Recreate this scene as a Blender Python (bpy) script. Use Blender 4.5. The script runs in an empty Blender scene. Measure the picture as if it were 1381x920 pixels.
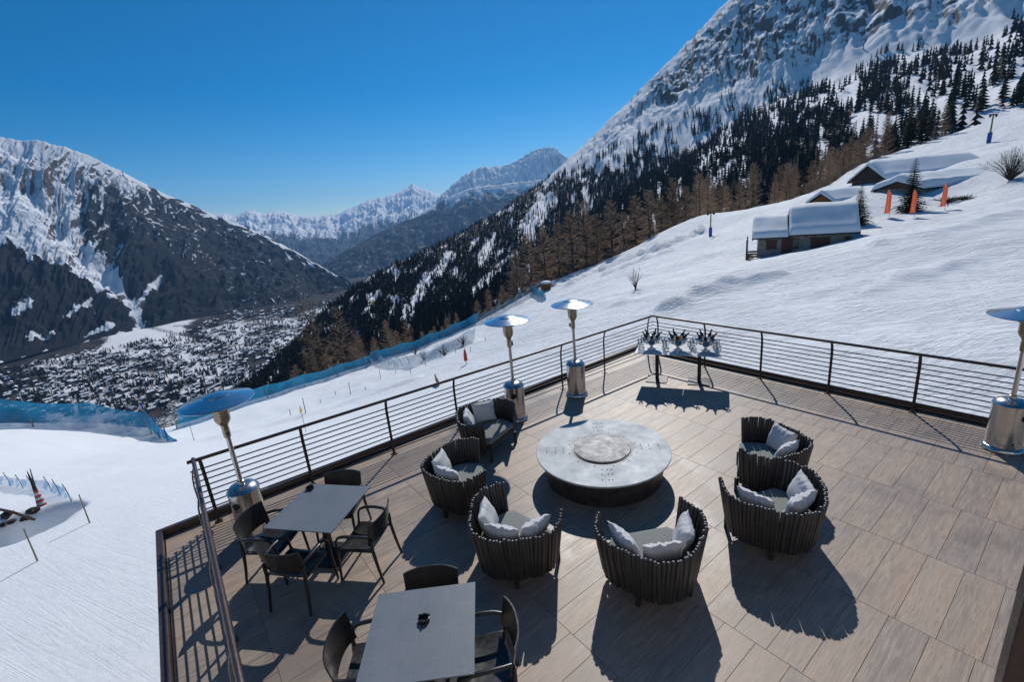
import bpy, bmesh, math, random
import numpy as np
from mathutils import Vector, Matrix, Euler

random.seed(7)
RNG = np.random.default_rng(11)
SC = bpy.context.scene
COL = SC.collection
R = math.radians

# ------------------------------------------------------------------ camera, sky, sun, exposure
IW, IH, FPX = 1381.0, 920.0, 625.0
CAM = np.array([0.0, 0.0, 4.15])


def cam_axes(pitch, roll, yaw):
    cp, sp = math.cos(pitch), math.sin(pitch)
    r = np.array([1, 0, 0.]); fw = np.array([0, cp, -sp]); up = np.array([0, sp, cp])
    cr, sr = math.cos(roll), math.sin(roll)
    r2 = cr * r + sr * up; up2 = -sr * r + cr * up
    cy, sy = math.cos(yaw), math.sin(yaw)
    Z = np.array([[cy, -sy, 0], [sy, cy, 0], [0, 0, 1]])
    return np.stack([Z @ r2, Z @ up2, Z @ -fw], 1)


CM = cam_axes(R(16.06), R(-5.524), R(53.617))
cam_data = bpy.data.cameras.new('camera')
cam = bpy.data.objects.new('camera', cam_data)
COL.objects.link(cam)
cam_data.sensor_width = 36.0
cam_data.lens = FPX / IW * 36.0
cam_data.clip_start = 0.05
cam_data.clip_end = 90000
m4 = Matrix.Identity(4)
for i in range(3):
    for j in range(3):
        m4[i][j] = CM[i, j]
    m4[i][3] = CAM[i]
cam.matrix_world = m4
SC.camera = cam
HAZE_DENSITY = 3.4e-5

SUN_AZ, SUN_EL = R(129.0), R(39.5)
world = bpy.data.worlds.new('World')
SC.world = world
world.use_nodes = True
wt = world.node_tree
wt.nodes.clear()
wo = wt.nodes.new('ShaderNodeOutputWorld')
wb = wt.nodes.new('ShaderNodeBackground')
ws = wt.nodes.new('ShaderNodeTexSky')
ws.sky_type = 'NISHITA'
ws.sun_disc = False
ws.sun_elevation = SUN_EL
ws.sun_rotation = math.pi / 2 - SUN_AZ
ws.altitude = 2500
ws.air_density = 1.0
ws.dust_density = 0.0
ws.ozone_density = 4.0
wb.inputs['Strength'].default_value = 0.074
hs = wt.nodes.new('ShaderNodeHueSaturation')
hs.inputs['Saturation'].default_value = 1.42
hs.inputs['Hue'].default_value = 0.495
wt.links.new(ws.outputs[0], hs.inputs['Color'])
wt.links.new(hs.outputs[0], wb.inputs['Color'])
wt.links.new(wb.outputs[0], wo.inputs['Surface'])

sl = bpy.data.lights.new('sun', 'SUN')
sl.energy = 3.0
sl.angle = R(0.53)
sl.color = (1.0, 0.965, 0.915)
sun = bpy.data.objects.new('sun', sl)
COL.objects.link(sun)
sd = Vector((math.cos(SUN_AZ) * math.cos(SUN_EL), math.sin(SUN_AZ) * math.cos(SUN_EL), math.sin(SUN_EL)))
sun.rotation_euler = sd.to_track_quat('Z', 'Y').to_euler()
sun.location = sd * 50

SC.view_settings.view_transform = 'Standard'
SC.view_settings.look = 'None'
SC.view_settings.exposure = 0.20
SC.view_settings.gamma = 1.0
SC.view_settings.use_curve_mapping = False
SC.cycles.max_bounces = 6
SC.cycles.transparent_max_bounces = 24
SC.cycles.volume_bounces = 0
SC.cycles.caustics_reflective = False
SC.cycles.caustics_refractive = False
SC.cycles.sample_clamp_indirect = 4.0


# ------------------------------------------------------------------ geometry helpers
def ray(px, py):
    return CM @ np.array([(px - IW / 2) / FPX, -(py - IH / 2) / FPX, -1.0])


def at(px, py, D):
    """point seen at a photo position, D metres away horizontally"""
    d = ray(px, py)
    return CAM + d * (D / math.hypot(d[0], d[1]))


def on(px, py, z):
    d = ray(px, py)
    return CAM + d * ((z - CAM[2]) / d[2])


_P = np.random.default_rng(3).permutation(4096)
_G = np.random.default_rng(4).uniform(0, 2 * np.pi, 4096)


def pn(x, y, seed=0):
    x = np.asarray(x, float) + seed * 17.31; y = np.asarray(y, float) - seed * 9.77
    xi = np.floor(x).astype(int); yi = np.floor(y).astype(int)
    xf = x - xi; yf = y - yi
    u = xf * xf * xf * (xf * (xf * 6 - 15) + 10); v = yf * yf * yf * (yf * (yf * 6 - 15) + 10)

    def g(a, b):
        h = _G[_P[(_P[(xi + a) & 4095] + yi + b) & 4095]]
        return np.cos(h) * (xf - a) + np.sin(h) * (yf - b)
    return ((g(0, 0) * (1 - u) + g(1, 0) * u) * (1 - v) + (g(0, 1) * (1 - u) + g(1, 1) * u) * v) * 1.5


def fbm(x, y, o=5, seed=0, gain=.5):
    s = 0; a = 1; t = 0
    for k in range(o):
        s = s + a * pn(x * 2 ** k, y * 2 ** k, seed + k * 3); t += a; a *= gain
    return s / t


def ridged(x, y, o=5, seed=0, gain=.5):
    s = 0; a = 1; t = 0
    for k in range(o):
        s = s + a * (1 - np.abs(pn(x * 2 ** k, y * 2 ** k, seed + k * 3)) * 2); t += a; a *= gain
    return s / t


def sstep(a, b, x):
    t = np.clip((x - a) / (b - a), 0, 1)
    return t * t * (3 - 2 * t)


def inpoly(px, py, poly):
    c = np.zeros(np.shape(px), bool)
    n = len(poly)
    for i in range(n):
        x1, y1 = poly[i]; x2, y2 = poly[(i + 1) % n]
        if y1 == y2:
            continue
        c ^= ((y1 > py) != (y2 > py)) & (px < (x2 - x1) * (py - y1) / (y2 - y1) + x1)
    return c


def polyline_dist(px, py, pts):
    d = np.full(np.shape(px), 1e9)
    for (x1, y1), (x2, y2) in zip(pts[:-1], pts[1:]):
        dx, dy = x2 - x1, y2 - y1
        t = np.clip(((px - x1) * dx + (py - y1) * dy) / (dx * dx + dy * dy), 0, 1)
        d = np.minimum(d, np.hypot(px - x1 - t * dx, py - y1 - t * dy))
    return d


class MB:
    def __init__(s):
        s.v = []; s.f = []

    def add(s, v, f):
        o = len(s.v)
        s.v += [tuple(p) for p in v]
        s.f += [tuple(i + o for i in q) for q in f]
        return s

    def box(s, c, d, rz=0, m=None):
        x, y, z = d[0] / 2, d[1] / 2, d[2] / 2
        M = m if m is not None else Matrix.Translation(c) @ Matrix.Rotation(rz, 4, 'Z')
        v = [M @ Vector((a * x, b * y, e * z)) for e in (-1, 1) for a, b in ((-1, -1), (1, -1), (1, 1), (-1, 1))]
        return s.add(v, [(3, 2, 1, 0), (4, 5, 6, 7), (0, 1, 5, 4), (1, 2, 6, 5), (2, 3, 7, 6), (3, 0, 4, 7)])

    def bbox(s, c, d, b=.01, rz=0):
        """box with chamfered vertical edges and top rim"""
        x, y, z = d[0] / 2, d[1] / 2, d[2] / 2
        M = Matrix.Translation(c) @ Matrix.Rotation(rz, 4, 'Z')
        rings = []
        for (i, zz) in ((b, -z), (0, -z + b), (0, z - b), (b, z)):
            X, Y = x - i, y - i
            rings.append([(-X + b, -Y), (X - b, -Y), (X, -Y + b), (X, Y - b), (X - b, Y), (-X + b, Y), (-X, Y - b), (-X, -Y + b)])
        v = [M @ Vector((p[0], p[1], zz)) for r_, zz in zip(rings, (-z, -z + b, z - b, z)) for p in r_]
        f = [(7, 6, 5, 4, 3, 2, 1, 0), tuple(range(24, 32))]
        for k in range(3):
            for i in range(8):
                j = (i + 1) % 8
                f.append((k * 8 + i, k * 8 + j, k * 8 + 8 + j, k * 8 + 8 + i))
        return s.add(v, f)

    def tube(s, pts, r, n=8, cap=True, flat=None):
        pts = [Vector(p) for p in pts]
        rr = r if isinstance(r, (list, tuple)) else [r] * len(pts)
        v = []; f = []
        t0 = (pts[1] - pts[0]).normalized()
        ref = Vector((0, 0, 1)) if abs(t0.z) < .9 else Vector((1, 0, 0))
        a = t0.cross(ref).normalized()
        for i, p in enumerate(pts):
            t = (pts[min(i + 1, len(pts) - 1)] - pts[max(i - 1, 0)]).normalized()
            a = (a - t * a.dot(t)).normalized(); b = t.cross(a)
            sx, sy = flat or (1, 1)
            for k in range(n):
                w = 2 * math.pi * k / n
                v.append(p + (a * math.cos(w) * sx + b * math.sin(w) * sy) * rr[i])
        for i in range(len(pts) - 1):
            for k in range(n):
                j = (k + 1) % n
                f.append((i * n + k, i * n + j, i * n + n + j, i * n + n + k))
        if cap:
            f.append(tuple(range(n - 1, -1, -1))); f.append(tuple(range((len(pts) - 1) * n, len(pts) * n)))
        return s.add(v, f)

    def lathe(s, prof, n=24, c=(0, 0, 0), m=None, a0=0, a1=2 * math.pi):
        v = []; f = []
        full = abs(a1 - a0 - 2 * math.pi) < 1e-6
        nn = n if full else n + 1
        for (r, z) in prof:
            for k in range(nn):
                w = a0 + (a1 - a0) * k / n
                p = Vector((r * math.cos(w), r * math.sin(w), z))
                v.append((m @ p) if m is not None else p + Vector(c))
        for i in range(len(prof) - 1):
            for k in range(n):
                j = (k + 1) % nn
                f.append((i * nn + k, i * nn + j, i * nn + nn + j, i * nn + nn + k))
        return s.add(v, f)

    def data(s, name, mat=None, smooth=False):
        me = bpy.data.meshes.new(name)
        me.from_pydata(s.v, [], s.f)
        if mat is not None:
            me.materials.append(mat)
        if smooth:
            me.shade_smooth()
            if smooth != True:
                me.set_sharp_from_angle(angle=R(smooth))
        me.update()
        return me


def put(name, me, parent=None, loc=(0, 0, 0), rot=(0, 0, 0), scale=(1, 1, 1), kind=None):
    o = bpy.data.objects.new(name, me)
    COL.objects.link(o)
    o.location = loc; o.rotation_euler = rot; o.scale = scale
    if parent is not None:
        o.parent = parent
    if kind:
        o['kind'] = kind
    return o


def part(name, mb, mat, parent, smooth=False, **k):
    return put(name, mb.data(name, mat, smooth), parent, **k)


def tag(o, label, cat, group=None):
    o['label'] = label; o['category'] = cat
    if group:
        o['group'] = group
    return o


def thing(name, label, cat, loc=(0, 0, 0), rz=0, group=None):
    o = bpy.data.objects.new(name, None)
    o.empty_display_size = .1
    COL.objects.link(o)
    o.location = loc; o.rotation_euler = (0, 0, rz)
    return tag(o, label, cat, group)


def copy_thing(src, loc, rz, label=None, group=None, scale=None):
    r = src.copy(); COL.objects.link(r)
    r.location = loc; r.rotation_euler = (0, 0, rz)
    if scale is not None:
        r.scale = scale
    if label:
        r['label'] = label
    if group:
        r['group'] = group
    for ch in KIDS[src.name]:
        c = ch.copy(); COL.objects.link(c); c.parent = r
        for g in KIDS.get(ch.name, []):
            d = g.copy(); COL.objects.link(d); d.parent = c
    return r


KIDS = {}


def remember(o):
    ch = [c for c in bpy.data.objects if c.parent == o]
    KIDS[o.name] = ch
    for c in ch:
        g = [d for d in bpy.data.objects if d.parent == c]
        if g:
            KIDS[c.name] = g
    return o


def np_mesh(name, V, Fq, mat=None, smooth=True, attrs=None):
    """V (n,3), Fq (m,3|4) numpy -> mesh"""
    me = bpy.data.meshes.new(name)
    n, m, k = len(V), len(Fq), Fq.shape[1]
    me.vertices.add(n); me.loops.add(m * k); me.polygons.add(m)
    me.vertices.foreach_set('co', np.ascontiguousarray(V, np.float32).ravel())
    me.loops.foreach_set('vertex_index', np.ascontiguousarray(Fq, np.int32).ravel())
    me.polygons.foreach_set('loop_start', np.arange(0, m * k, k, dtype=np.int32))
    me.polygons.foreach_set('use_smooth', np.full(m, smooth, bool))
    for an, av in (attrs or {}).items():
        if av.ndim == 1:
            a = me.attributes.new(an, 'FLOAT', 'POINT')
            a.data.foreach_set('value', np.ascontiguousarray(av, np.float32))
        else:
            a = me.attributes.new(an, 'FLOAT_COLOR', 'POINT')
            a.data.foreach_set('color', np.ascontiguousarray(np.c_[av, np.ones(n)], np.float32).ravel())
    if mat is not None:
        me.materials.append(mat)
    me.update(calc_edges=True)
    me.validate()
    return me


def grid_faces(nu, nv, wrap=False):
    i = np.arange(nv - 1)[:, None]; j = np.arange(nu - (0 if wrap else 1))[None, :]
    j2 = (j + 1) % nu
    return np.stack([i * nu + j, i * nu + j2, (i + 1) * nu + j2, (i + 1) * nu + j], -1).reshape(-1, 4)


# ------------------------------------------------------------------ materials
class NT:
    def __init__(s, name):
        s.m = bpy.data.materials.new(name)
        s.m.use_nodes = True
        s.t = s.m.node_tree
        s.b = s.t.nodes['Principled BSDF']
        s.o = s.t.nodes['Material Output']

    def n(s, typ, props=None, **ins):
        nd = s.t.nodes.new('ShaderNode' + typ)
        for k, v in (props or {}).items():
            setattr(nd, k, v)
        for k, v in ins.items():
            k2 = k.replace('_', ' ')
            inp = nd.inputs[int(k[1:])] if (k[0] == 'i' and k[1:].isdigit()) else nd.inputs[k2]
            s.set(inp, v)
        return nd

    def set(s, inp, v):
        if hasattr(v, 'outputs'):
            s.t.links.new(v.outputs[0], inp)
        elif hasattr(v, 'is_linked'):
            s.t.links.new(v, inp)
        else:
            if inp.type == 'RGBA' and len(v) == 3:
                v = (*v, 1)
            inp.default_value = v

    def p(s, **k):
        for a, v in k.items():
            s.set(s.b.inputs[a.replace('_', ' ')], v)
        return s

    def ramp(s, fac, stops, interp='LINEAR'):
        nd = s.t.nodes.new('ShaderNodeValToRGB')
        nd.color_ramp.interpolation = interp
        el = nd.color_ramp.elements
        while len(el) < len(stops):
            el.new(.5)
        for e, (pos, c) in zip(el, stops):
            e.position = pos
            e.color = (*c, 1) if hasattr(c, '__len__') else (c, c, c, 1)
        s.set(nd.inputs[0], fac)
        return nd

    def mix(s, fac, a, b, mode='MIX'):
        nd = s.t.nodes.new('ShaderNodeMix')
        nd.data_type = 'RGBA'; nd.blend_type = mode
        s.set(nd.inputs[0], fac); s.set(nd.inputs[6], a); s.set(nd.inputs[7], b)
        return nd.outputs[2]

    def math(s, op, a, b=None, c=None, clamp=False):
        nd = s.t.nodes.new('ShaderNodeMath')
        nd.operation = op; nd.use_clamp = clamp
        s.set(nd.inputs[0], a)
        if b is not None:
            s.set(nd.inputs[1], b)
        if c is not None:
            s.set(nd.inputs[2], c)
        return nd

    def bump(s, h, strength=.3, dist=.01):
        nd = s.n('Bump', Strength=strength, Distance=dist)
        s.set(nd.inputs['Height'], h)
        s.p(Normal=nd)
        return nd

    def coord(s, kind='Object', scale=(1, 1, 1), rot=(0, 0, 0)):
        tc = s.t.nodes.new('ShaderNodeTexCoord')
        mp = s.n('Mapping', Scale=scale, Rotation=rot)
        s.t.links.new(tc.outputs[kind], mp.inputs['Vector'])
        return mp


def plain(name, col, rough=.6, metal=0., var=.12, scale=8., bump=0., bdist=.004, **kw):
    m = NT(name)
    c = m.coord('Object')
    nz = m.n('TexNoise', Vector=c, Scale=scale, Detail=4., Roughness=.6)
    lo = tuple(x * (1 - var) for x in col); hi = tuple(min(1, x * (1 + var)) for x in col)
    m.p(Base_Color=m.ramp(nz, [(.3, lo), (.7, hi)]), Roughness=rough, Metallic=metal)
    rr = m.n('TexNoise', Vector=c, Scale=scale * 2.3, Detail=3.)
    m.p(Roughness=m.ramp(rr, [(.3, max(.02, rough - .08)), (.7, min(1, rough + .08))]))
    if bump:
        b2 = m.n('TexNoise', Vector=c, Scale=scale * 6, Detail=4.)
        m.bump(b2, bump, bdist)
    for k, v in kw.items():
        m.p(**{k: v})
    return m.m


MAT = {}


def tile_mat():
    m = NT('wood_look_tile')
    oi = m.n('ObjectInfo')
    tc = m.t.nodes.new('ShaderNodeTexCoord')
    off = m.n('CombineXYZ', X=m.math('MULTIPLY', oi.outputs['Random'], 37.), Y=m.math('MULTIPLY', oi.outputs['Random'], 91.), Z=0.)
    add = m.n('VectorMath', {'operation': 'ADD'}, i0=tc.outputs['Object'], i1=off)
    st = m.n('Mapping', Vector=add, Scale=(22, 1.6, 1))
    st2 = m.n('Mapping', Vector=add, Scale=(5.5, .5, 1))
    st3 = m.n('Mapping', Vector=add, Scale=(90, 3.2, 1))
    grain = m.n('TexNoise', Vector=st, Scale=1.6, Detail=8., Roughness=.65, Distortion=.7)
    bands = m.n('TexNoise', Vector=st2, Scale=1., Detail=3., Roughness=.6, Distortion=.4)
    fine = m.n('TexNoise', Vector=st3, Scale=1.5, Detail=5., Roughness=.7)
    base = m.ramp(oi.outputs['Random'], [(0, (.39, .27, .19)), (.2, (.48, .35, .25)), (.42, (.22, .18, .15)), (.6, (.44, .315, .22)), (.8, (.26, .215, .18)), (1, (.41, .30, .22))], 'LINEAR')
    c1 = m.mix(m.ramp(bands, [(.36, 0), (.62, .62)]), base, (.265, .228, .20))
    c2 = m.mix(m.ramp(grain, [(.40, 0), (.66, .75)]), c1, (.50, .39, .30))
    c3 = m.mix(m.ramp(fine, [(.32, .65), (.52, 0)]), c2, (.14, .11, .09))
    dirt = m.n('TexNoise', Vector=m.n('Mapping', Vector=m.n('NewGeometry').outputs['Position'], Scale=(1.1, 1.1, 1.1)), Scale=1., Detail=6., Roughness=.7)
    c4 = m.mix(m.ramp(dirt, [(.45, 0), (.75, .3)]), c3, (.42, .38, .345))
    damp = m.n('TexNoise', Vector=m.n('Mapping', Vector=m.n('NewGeometry').outputs['Position'], Scale=(.55, .55, .55)), Scale=1., Detail=5., Roughness=.6)
    c4 = m.mix(m.ramp(damp, [(.52, 0), (.63, .55)]), c4, (.17, .14, .12))
    m.p(Base_Color=c4, Roughness=m.math('SUBTRACT', m.ramp(grain, [(.3, .42), (.7, .58)]), m.ramp(damp, [(.54, 0), (.64, .14)])))
    m.bump(m.math('ADD', grain, m.math('MULTIPLY', fine, .6)), .22, .002)
    return m.m


def snow_mat(name='snow', track=True):
    m = NT(name)
    c = m.coord('Object')
    big = m.n('TexNoise', Vector=c, Scale=.05, Detail=4.)
    s1 = m.n('Mapping', Vector=m.n('Mapping', Vector=c, Rotation=(0, 0, R(-47))), Scale=(.12, 1.3, 1))
    streak = m.n('TexNoise', Vector=s1, Scale=1.2, Detail=7., Roughness=.62, Distortion=.6)
    s2 = m.n('Mapping', Vector=m.n('Mapping', Vector=c, Rotation=(0, 0, R(-72))), Scale=(.07, 1.6, 1))
    streak2 = m.n('TexNoise', Vector=s2, Scale=1.1, Detail=6., Roughness=.6, Distortion=1.6)
    s3 = m.n('Mapping', Vector=m.n('Mapping', Vector=c, Rotation=(0, 0, R(-28))), Scale=(.05, 1.2, 1))
    ski = m.n('TexNoise', Vector=s3, Scale=1.3, Detail=3., Roughness=.55, Distortion=2.2)
    skil = m.ramp(m.math('ABSOLUTE', m.math('SUBTRACT', ski, .5)), [(.0, 0), (.035, 1)])
    patch = m.n('TexNoise', Vector=c, Scale=.09, Detail=3.)
    pm = m.ramp(patch, [(.42, .05), (.62, 1)])
    fine = m.n('TexNoise', Vector=c, Scale=5., Detail=6., Roughness=.7)
    lum = m.n('TexNoise', Vector=c, Scale=.6, Detail=5., Roughness=.65)
    m.p(Base_Color=m.mix(m.ramp(big, [(.35, 0), (.65, 1)]), m.mix(lum, (.74, .775, .80), (.82, .845, .865)), m.mix(lum, (.78, .81, .83), (.85, .87, .885))), Roughness=.72)
    m.b.inputs['Specular IOR Level'].default_value = .25
    yy = m.n('SeparateXYZ', Vector=c).outputs['Y']
    slope = m.n('MapRange', Value=yy, From_Min=8., From_Max=24., To_Min=.10, To_Max=1.9)
    pm = m.math('MULTIPLY', pm, slope.outputs[0])
    skil = m.math('MULTIPLY', skil, slope.outputs[0])
    h = m.math('ADD', m.math('ADD', m.math('MULTIPLY', m.math('ADD', streak, m.math('MULTIPLY', streak2, .9)), pm), m.math('MULTIPLY', skil, .20)), m.math('MULTIPLY', fine, .16))
    m.bump(h, .8 if track else .2, .16 if track else .06)
    return m.m


def mountain_mat(name, rock=(.15, .125, .115), forest=(.018, .024, .026), brown=(.055, .038, .028), sc=1.0, snow=(.86, .87, .89), smin=.52, smax=.62, a1=.75, a2=.8, a4=.6, f2=1.5, f4=1.1):
    """forest: vertex attribute (tree cover); rock: vertex attribute bias; steep faces are bare rock"""
    m = NT(name)
    c = m.coord('Object')
    geo = m.n('NewGeometry')
    nz = m.n('SeparateXYZ', Vector=geo.outputs['Normal']).outputs['Z']
    n1 = m.n('TexNoise', Vector=c, Scale=.009 * sc, Detail=9., Roughness=.68)
    n2 = m.n('TexNoise', Vector=c, Scale=.06 * sc, Detail=8., Roughness=.74)
    n3 = m.n('TexNoise', Vector=c, Scale=.0022 * sc, Detail=5.)
    ar = m.n('Attribute', {'attribute_name': 'rock'}).outputs['Fac']
    af = m.n('Attribute', {'attribute_name': 'forest'}).outputs['Fac']
    k = m.math('SUBTRACT', m.math('ADD', nz, m.math('MULTIPLY', m.math('SUBTRACT', n1, .5), a1)), m.math('MULTIPLY', ar, .55))
    n4 = m.n('TexNoise', Vector=c, Scale=.2 * sc, Detail=6., Roughness=.75)
    k = m.math('ADD', k, m.math('MULTIPLY', m.math('SUBTRACT', n2, .5), a2))
    k = m.math('ADD', k, m.math('MULTIPLY', m.math('SUBTRACT', n4, .5), a4))
    sn = m.n('MapRange', {'interpolation_type': 'SMOOTHSTEP'}, Value=k, From_Min=smin, From_Max=smax)
    rc = m.mix(n2, tuple(x * .55 for x in rock), tuple(x * 1.5 for x in rock))
    rc = m.mix(m.ramp(n3, [(.45, 0), (.6, .6)]), rc, (rock[0] * 1.5, rock[1] * 1.25, rock[2] * .95))
    base = m.mix(sn.outputs[0], rc, snow)
    ff = m.math('ADD', m.math('ADD', af, m.math('MULTIPLY', m.math('SUBTRACT', n2, .5), f2)), m.math('MULTIPLY', m.math('SUBTRACT', n4, .5), f4))
    fm = m.n('MapRange', {'interpolation_type': 'SMOOTHSTEP'}, Value=ff, From_Min=.40, From_Max=.58)
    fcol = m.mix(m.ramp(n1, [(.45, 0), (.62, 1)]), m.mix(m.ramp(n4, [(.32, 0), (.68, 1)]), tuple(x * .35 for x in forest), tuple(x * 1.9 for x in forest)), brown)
    m.p(Base_Color=m.mix(fm.outputs[0], base, fcol), Roughness=.85)
    m.b.inputs['Specular IOR Level'].default_value = .1
    m.bump(m.math('ADD', n1, m.math('MULTIPLY', n2, .5)), .6, 4. / sc)
    return m.m


def steel_mat(name, col=(.62, .61, .60), rough=.2):
    m = NT(name)
    c = m.coord('Object', scale=(60, 60, 1.5))
    n = m.n('TexNoise', Vector=c, Scale=2., Detail=5.)
    c2 = m.coord('Object')
    n2 = m.n('TexNoise', Vector=c2, Scale=7., Detail=6., Roughness=.7)
    m.p(Base_Color=m.mix(m.ramp(n2, [(.4, 0), (.7, .5)]), col, tuple(x * .72 for x in col)), Metallic=1., Roughness=m.ramp(n, [(.3, rough * .7), (.7, rough * 1.5)]))
    m.bump(n, .06, .002)
    return m.m


def firetop_mat():
    m = NT('weathered_zinc')
    c = m.coord('Object')
    n1 = m.n('TexNoise', Vector=c, Scale=3.2, Detail=8., Roughness=.68)
    n2 = m.n('TexNoise', Vector=c, Scale=16., Detail=6., Roughness=.7)
    sp = m.n('SeparateXYZ', Vector=c)
    rad = m.math('POWER', m.math('ADD', m.math('POWER', sp.outputs['X'], 2.), m.math('POWER', sp.outputs['Y'], 2.)), .5)
    ring = m.n('MapRange', {'interpolation_type': 'SMOOTHSTEP'}, Value=m.math('ADD', rad, m.math('MULTIPLY', m.math('SUBTRACT', n2, .5), .22)), From_Min=.53, From_Max=.40)
    base = m.mix(m.ramp(n1, [(.36, 0), (.66, 1)]), (.53, .56, .575), (.42, .445, .46))
    base = m.mix(m.ramp(n2, [(.56, 0), (.74, .6)]), base, (.56, .57, .575))
    rust = m.mix(m.math('MULTIPLY', ring.outputs[0], m.ramp(n2, [(.35, .15), (.6, .85)])), base, (.22, .13, .055))
    m.p(Base_Color=rust, Metallic=.12, Roughness=m.ramp(n1, [(.3, .60), (.7, .78)]))
    m.bump(n2, .12, .002)
    return m.m


def net_mat(name, col, cover, cell=None):
    m = NT(name)
    c = m.coord('Object')
    n = m.n('TexNoise', Vector=c, Scale=.9, Detail=5.)
    m.p(Base_Color=m.mix(n, tuple(x * .7 for x in col), tuple(min(1, x * 1.25) for x in col)), Roughness=.7)
    tr = m.n('BsdfTransparent')
    mx = m.n('MixShader', Fac=m.ramp(n, [(.3, max(0, cover - .14)), (.7, min(1, cover + .12))]))
    m.t.links.new(tr.outputs[0], mx.inputs[1]); m.t.links.new(m.b.outputs[0], mx.inputs[2])
    m.t.links.new(mx.outputs[0], m.o.inputs['Surface'])
    return m.m


def glass_mat(name='clear_glass'):
    m = NT(name)
    c = m.coord('Object')
    n = m.n('TexNoise', Vector=c, Scale=9.)
    gl = m.n('BsdfGlossy', Color=(.95, .97, 1), Roughness=.04)
    tr = m.n('BsdfTransparent', Color=m.mix(n, (.86, .89, .91), (.94, .95, .96)))
    fr = m.n('Fresnel', IOR=1.5)
    mx = m.n('MixShader', Fac=m.math('ADD', m.math('MULTIPLY', fr, 1.2), .06))
    m.t.links.new(tr.outputs[0], mx.inputs[1]); m.t.links.new(gl.outputs[0], mx.inputs[2])
    m.t.links.new(mx.outputs[0], m.o.inputs['Surface'])
    return m.m


def stone_mat():
    m = NT('rubble_stone')
    c = m.coord('Object')
    v = m.n('TexVoronoi', {'feature': 'DISTANCE_TO_EDGE'}, Vector=c, Scale=2.6)
    v2 = m.n('TexVoronoi', Vector=c, Scale=2.6)
    n = m.n('TexNoise', Vector=c, Scale=6., Detail=5.)
    col = m.mix(m.ramp(v2.outputs['Color'], [(.2, 0), (.8, 1)]), (.20, .18, .155), (.34, .31, .27))
    col = m.mix(m.math('MULTIPLY', n, .5), col, (.16, .14, .12))
    m.p(Base_Color=m.mix(m.ramp(v.outputs['Distance'], [(.02, 1), (.08, 0)]), col, (.33, .32, .30)), Roughness=.9)
    m.bump(v.outputs['Distance'], .5, .04)
    return m.m


def foliage_mat(name, col, var=.4, sc=2., trans=0.0):
    m = NT(name)
    c = m.coord('Object')
    oi = m.n('ObjectInfo')
    n = m.n('TexNoise', Vector=c, Scale=sc, Detail=4.)
    a = m.mix(n, tuple(x * (1 - var) for x in col), tuple(x * (1 + var) for x in col))
    b = m.mix(m.math('MULTIPLY', oi.outputs['Random'], .5), a, tuple(x * .55 for x in col))
    m.p(Base_Color=b, Roughness=.8)
    m.b.inputs['Specular IOR Level'].default_value = .15
    return m.m


def tint_mat(name, rough=.85):
    m = NT(name)
    a = m.n('Attribute', {'attribute_name': 'tint'})
    n = m.n('TexNoise', Vector=m.coord('Object'), Scale=.6, Detail=3.)
    m.p(Base_Color=m.mix(n, a.outputs['Color'], m.mix(.5, a.outputs['Color'], (.01, .01, .01))), Roughness=rough)
    m.b.inputs['Specular IOR Level'].default_value = .12
    return m.m


def table_mat():
    m = NT('grey_laminate')
    c = m.coord('Object', scale=(1, 1, 1))
    w = m.n('TexNoise', Vector=m.n('Mapping', Vector=c, Scale=(3, 160, 1)), Scale=1.4, Detail=4.)
    w2 = m.n('TexNoise', Vector=m.n('Mapping', Vector=c, Scale=(160, 3, 1)), Scale=1.4, Detail=4.)
    n = m.n('TexNoise', Vector=c, Scale=2.5, Detail=6., Roughness=.7)
    k = m.math('ADD', m.math('MULTIPLY', w, .5), m.math('MULTIPLY', w2, .5))
    col = m.mix(m.ramp(k, [(.35, 0), (.65, 1)]), (.115, .135, .16), (.175, .20, .23))
    m.p(Base_Color=m.mix(m.ramp(n, [(.45, 0), (.8, .3)]), col, (.20, .22, .25)), Roughness=m.ramp(n, [(.3, .36), (.7, .52)]))
    m.bump(k, .08, .001)
    return m.m


def banner_mat():
    m = NT('orange_banner_cloth')
    c = m.coord('Object')
    sp = m.n('SeparateXYZ', Vector=c)
    n = m.n('TexNoise', Vector=m.n('Mapping', Vector=c, Scale=(7, 7, 9)), Scale=1.6, Detail=2.)
    band = m.math('LESS_THAN', m.math('ABSOLUTE', m.math('SUBTRACT', sp.outputs['X'], .40)), .16)
    f = m.math('MULTIPLY', m.ramp(n, [(.52, 0), (.56, .75)]), band)
    bc = m.mix(f, (.88, .27, .10), (.90, .74, .62))
    m.p(Base_Color=bc, Roughness=.7)
    tl = m.n('BsdfTranslucent', Color=bc)
    mx = m.n('MixShader', Fac=.55)
    m.t.links.new(m.b.outputs[0], mx.inputs[1]); m.t.links.new(tl.outputs[0], mx.inputs[2])
    m.t.links.new(mx.outputs[0], m.o.inputs['Surface'])
    return m.m


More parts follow.
